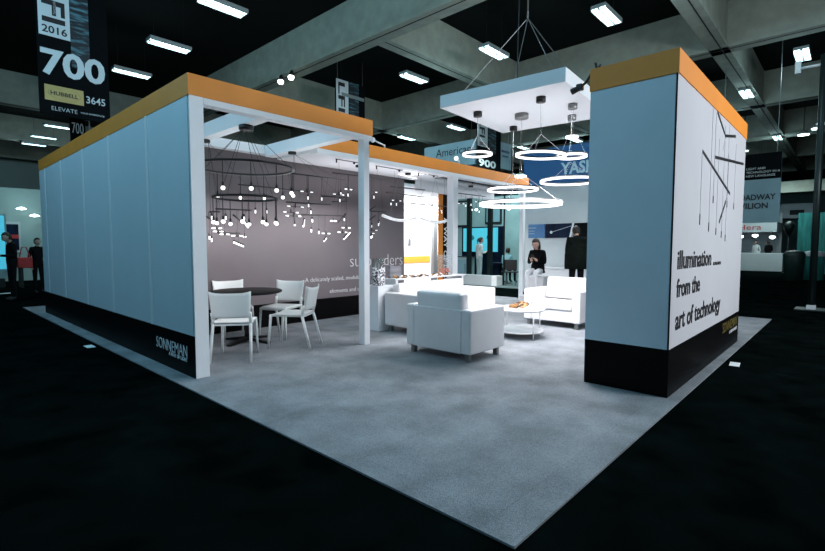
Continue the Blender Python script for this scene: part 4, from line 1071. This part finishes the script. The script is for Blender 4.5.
MB().lathe([(.36, .97), (.37, 1.02), (.32, 1.15), (.2, 1.2), (0, 1.22), (0, .97)], (0, 0, 0), 24).build('lid', M['bin'], r, True)
r = thing('trash_bin', 'teal waste bin beside the dark bin in the right aisle', 'bin', (25.6, 1.2, 0))
MB().lathe([(0, .0), (.34, 0), (.38, .95), (.38, .97), (0, .97)], (0, 0, 0), 24).build('bucket', M['teal'], r, True)
MB().lathe([(.40, .97), (.41, 1.02), (.35, 1.15), (0, 1.22), (0, .97)], (0, 0, 0), 24).build('lid', M['palegrey'], r, True)
r = thing('street_lamp', 'dark lantern post standing behind the bins', 'lamp', (29, 2.3, 0))
MB().tube([(29, 2.3, 0), (29, 2.3, 1.9)], .07, 10, r1=.05).box(28.8, 29.2, 2.1, 2.5, 0, .12, .02).build('post', M['brass'], r)
MB().lathe([(0, 1.9), (.12, 1.95), (.25, 2.35), (.16, 2.5), (0, 2.6)], (29, 2.3, 0), 12).build('lantern', M['brass'], r)
tag(MB().box(30, 30.1, -2.5, 2.05, .05, 3.0).build('drape', M['teal']), 'teal pipe and drape curtain at the right edge of the photo', 'curtain')
r = thing('pallet_display', 'pale canopy roofed kiosk glowing above the bins at right', 'kiosk', (38, 2.4, 0))
MB().prism([(1.4, 3.1), (4.0, 3.1), (3.4, 4.0), (1.9, 4.0)], 0, 37.5, 39.5).build('roof', M['palegrey'], r)
for y in (1.6, 3.8): MB().tube([(38.2, y, 0), (38.2, y, 3.1)], .06, 8).build('post', M['palegrey'], r)
MB().box(37.48, 37.5, 2.3, 3.0, 3.3, 3.6).build('label_plate', M['black_matte'], r)
for i, (x, y, z) in enumerate(((25, 1.25, 6.05), (26, 1.75, 6.05), (30, 4.4, 6.3), (27, 1.2, 6.6))):
    r = thing('hall_lamp', 'hall flood lamp at the right, ' + ('nearest the frame edge', 'second from the frame edge', 'just right of the tower top', 'high on a short arm')[i], 'ceiling light', (x, y, z), group='flood lamps right of the tower')
    MB().tube([(x, y, z+.12), (x, y, 8.3)], .02, 6).build('hanger', M['blackmetal'], r)
    MB().lathe([(0, .14), (.12, .14), (.24, .04), (.24, .0), (0, .0)], (x, y, z), 18).build('housing', M['housing'], r)
    MB().lathe([(0, 0), (.20, 0), (.20, -.03), (0, -.05)], (x, y, z), 18).build('lens', M['coollamp'], r)
tag(MB().box(20, 44, -1.5, 10, 4.55, 4.75).box(20, 44, -1.5, -1.2, 4.75, 5.1).build('service_bridge', M['concrete']) if False else MB().box(33, 33.4, -2, 14, 4.3, 4.9).build('service_duct', M['concrete']), 'long grey service duct crossing the far hall on the right', 'duct')

# ------------------------------------------------------------------ far left of the hall
px, py = 1.95, 15.4
person('person', 'man in a black suit reading his phone at the far left', (px, py, 0), toward_cam(px, py, R(-75)), PHONE, dict(top=M['suit'], bottom=M['suit']), 1.0, 'short', head_dir=(0, -1, -.35), phone=True)
px, py = 2.75, 17.2
person('person', 'visitor with a red bag strap behind the man in the black suit', (px, py, 0), toward_cam(px, py, R(30)), STAND, dict(top=M['suit'], bottom=M['suit']), .93, 'short').name = 'person'
bg = thing('shoulder_bag', 'red bag hanging beside the visitor at the far left', 'bag', (2.44, 17.05, .75))
MB().box(-.17, .17, -.06, .06, 0, .30, .03).build('body', M['redcloth'], bg, True)
MB().tube([(-.12, 0, .29), (-.05, .04, .58), (.05, .04, .58), (.12, 0, .29)], .015, 6).build('strap', M['redcloth'], bg, True)
r = thing('exhibit_stand', 'pale grey exhibit wall with a framed picture at the far left', 'panel', (3.2, 24, 0))
MB().box(.6, 4.9, 24, 24.12, 0, 3.6).build('panel', M['hallwall'], r)
MB().box(2.65, 3.35, 23.95, 23.999, 1.1, 2.3).build('picture_frame', M['palegrey'], r)
MB().box(2.72, 3.28, 23.94, 23.95, 1.2, 2.2).build('picture', M['navy'], r)
MB().box(2.72, 3.28, 23.93, 23.94, 1.65, 1.8).build('picture_band', M['redcloth'], r)
MB().box(1.3, 2.4, 23.9, 23.99, 3.0, 3.08).build('shelf', M['black_matte'], r)
r = thing('light_box', 'glowing cyan white light box at the left edge of the photo', 'light box', (1.85, 20.5, 0))
MB().box(1.2, 2.5, 20.5, 20.7, .3, 2.4).build('cabinet', M['tealgrey'], r)
MB().box(1.25, 2.45, 20.48, 20.5, .6, 2.35).build('panel', M['cyanlit'], r)
MB().box(1.3, 1.5, 20.45, 20.75, 0, .3).box(2.2, 2.4, 20.45, 20.75, 0, .3).build('foot', M['black_matte'], r)
for i, (x, z) in enumerate(((3.35, 2.75), (3.75, 2.5))):
    r = thing('wall_lamp', 'round cool lamp on the far left exhibit panel, ' + ('higher', 'lower')[i], 'lamp', (x, 23.9, z), group='lamps of the far left panel')
    MB().tube([(x, 24.0, z+.1), (x, 23.6, z+.1)], .02, 6).build('arm', M['steel'], r)
    MB().lathe([(0, .06), (.10, .04), (.17, -.02), (0, -.06)], (x, 23.6, z+.05), 14).build('shade', M['coollamp'], r)
r = thing('display_table', 'display table with papers behind the man in black', 'table', (3.3, 20.2, 0))
MB().box(2.7, 3.9, 19.8, 20.4, .72, .76, .005).build('tabletop', M['black_matte'], r)
for x in (2.76, 3.84):
    for y in (19.85, 20.35): MB().box(x-.03, x+.03, y-.03, y+.03, 0, .72).build('leg', M['black_matte'], r)
for i, (x, rot) in enumerate(((3.0, .2), (3.35, -.3), (3.6, .1))):
    tag(MB().prism([(-.10, 0), (.10, 0), (0, .24)], 1, -.06, .06).xf(Matrix.Translation((x, 20.15, .76)) @ Matrix.Rotation(rot, 4, 'Z')).build('leaflet_stand', M['paper']), 'white folded leaflet stand on the far left table, ' + ('left', 'middle', 'right')[i] + ' of three', 'leaflet', 'leaflet stands on the far table')

# floor stickers
def sticker(label, x, y, sx, sy, rz):
    tag(MB().box(-sx, sx, -sy, sy, 0, .004).xf(Matrix.Translation((x, y, 0)) @ Matrix.Rotation(rz, 4, 'Z')).build('floor_marker', M['paper']), label, 'floor marker', 'white floor markers')
sticker('small white paper marker on the dark floor beside the left carpet edge', 1.74, 7.62, .05, .11, 0)
sticker('small white paper marker on the dark floor right of the tower', 6.60, .965, .11, .05, .1)
sticker('white scrap of paper on the dark floor near the man at far left', 2.05, 17.9, .18, .1, .2)

# ------------------------------------------------------------------ lamps of the booth
# light given by the ring pendants
for (x, y, z, rad, p) in ((5.76, 4.05, 2.70, .2, 16), (5.76, 3.05, 2.56, .3, 22), (6.84, 3.13, 2.34, .43, 34), (6.84, 4.11, 2.29, .4, 34), (6.28, 3.64, 1.99, .58, 46)):
    area('ring_lamp', (x, y, z-.045), p, rad*2, 0, (1, .97, 1), shape='DISK')
    area('ring_uplight', (x, y, z+.06), p*.07, rad*2, 0, (1, .96, 1), rot=(PI, 0, 0), shape='DISK')
# soffit spots onto the sofa, grey wall and dining table
spot('track_spot', (5.2, 6.318, 2.74), (5.9, 5.0, .4), 60, 75, .8)
spot('track_spot', (6.3, 6.318, 2.74), (6.6, 5.0, .4), 60, 80, .8)
spot('track_spot', (7.4, 6.318, 2.74), (8.0, 4.0, .4), 70, 70, .8)
area('modular_glow', (4.9, 6.3, 1.75), 13, 1.6, .3, (1, .95, .97), rot=(R(75), 0, 0))
area('modular_glow', (3.3, 6.4, 1.6), 8, 1.0, .3, (1, .95, .97), rot=(R(75), 0, 0))
area('globe_glow', (2.9, 5.43, 1.62), 7, .7, 0, (1, .96, .95), shape='DISK')
area('soffit_glow', (6.2, 6.6, 2.3), 10, 2.6, .5, (1, .95, 1), rot=(PI, 0, 0))
area('soffit_glow', (3.6, 6.0, 2.2), 9, 1.6, 1.2, (.9, .97, 1), rot=(PI, 0, 0))
# bright back room
area('back_room_lamp', (9.9, 8.2, 2.55), 260, 2.6, .5, (1, .98, 1), rot=(R(25), 0, 0))
# neighbour
area('neighbour_lamp', (11.8, 5.6, 3.6), 60, 2, 1, (.92, .95, 1), rot=(0, R(25), 0))
area('far_booth_lamp', (16.0, 10.2, 5.5), 380, 3, 3, (.7, 1, 1))
area('right_booth_lamp', (30, 3.0, 5.0), 220, 4, 2, (.8, 1, 1))
area('left_panel_lamp', (2.6, 21.0, 5.0), 90, 3, 1.5, (.6, .95, 1))

# unseen fill light added beyond the near aisle to brighten the printed side of the tower
area('tower_fill', (7.4, -4.6, 3.4), 520, 2.6, 1.0, (.88, .94, 1), rot=(R(76), 0, 0))
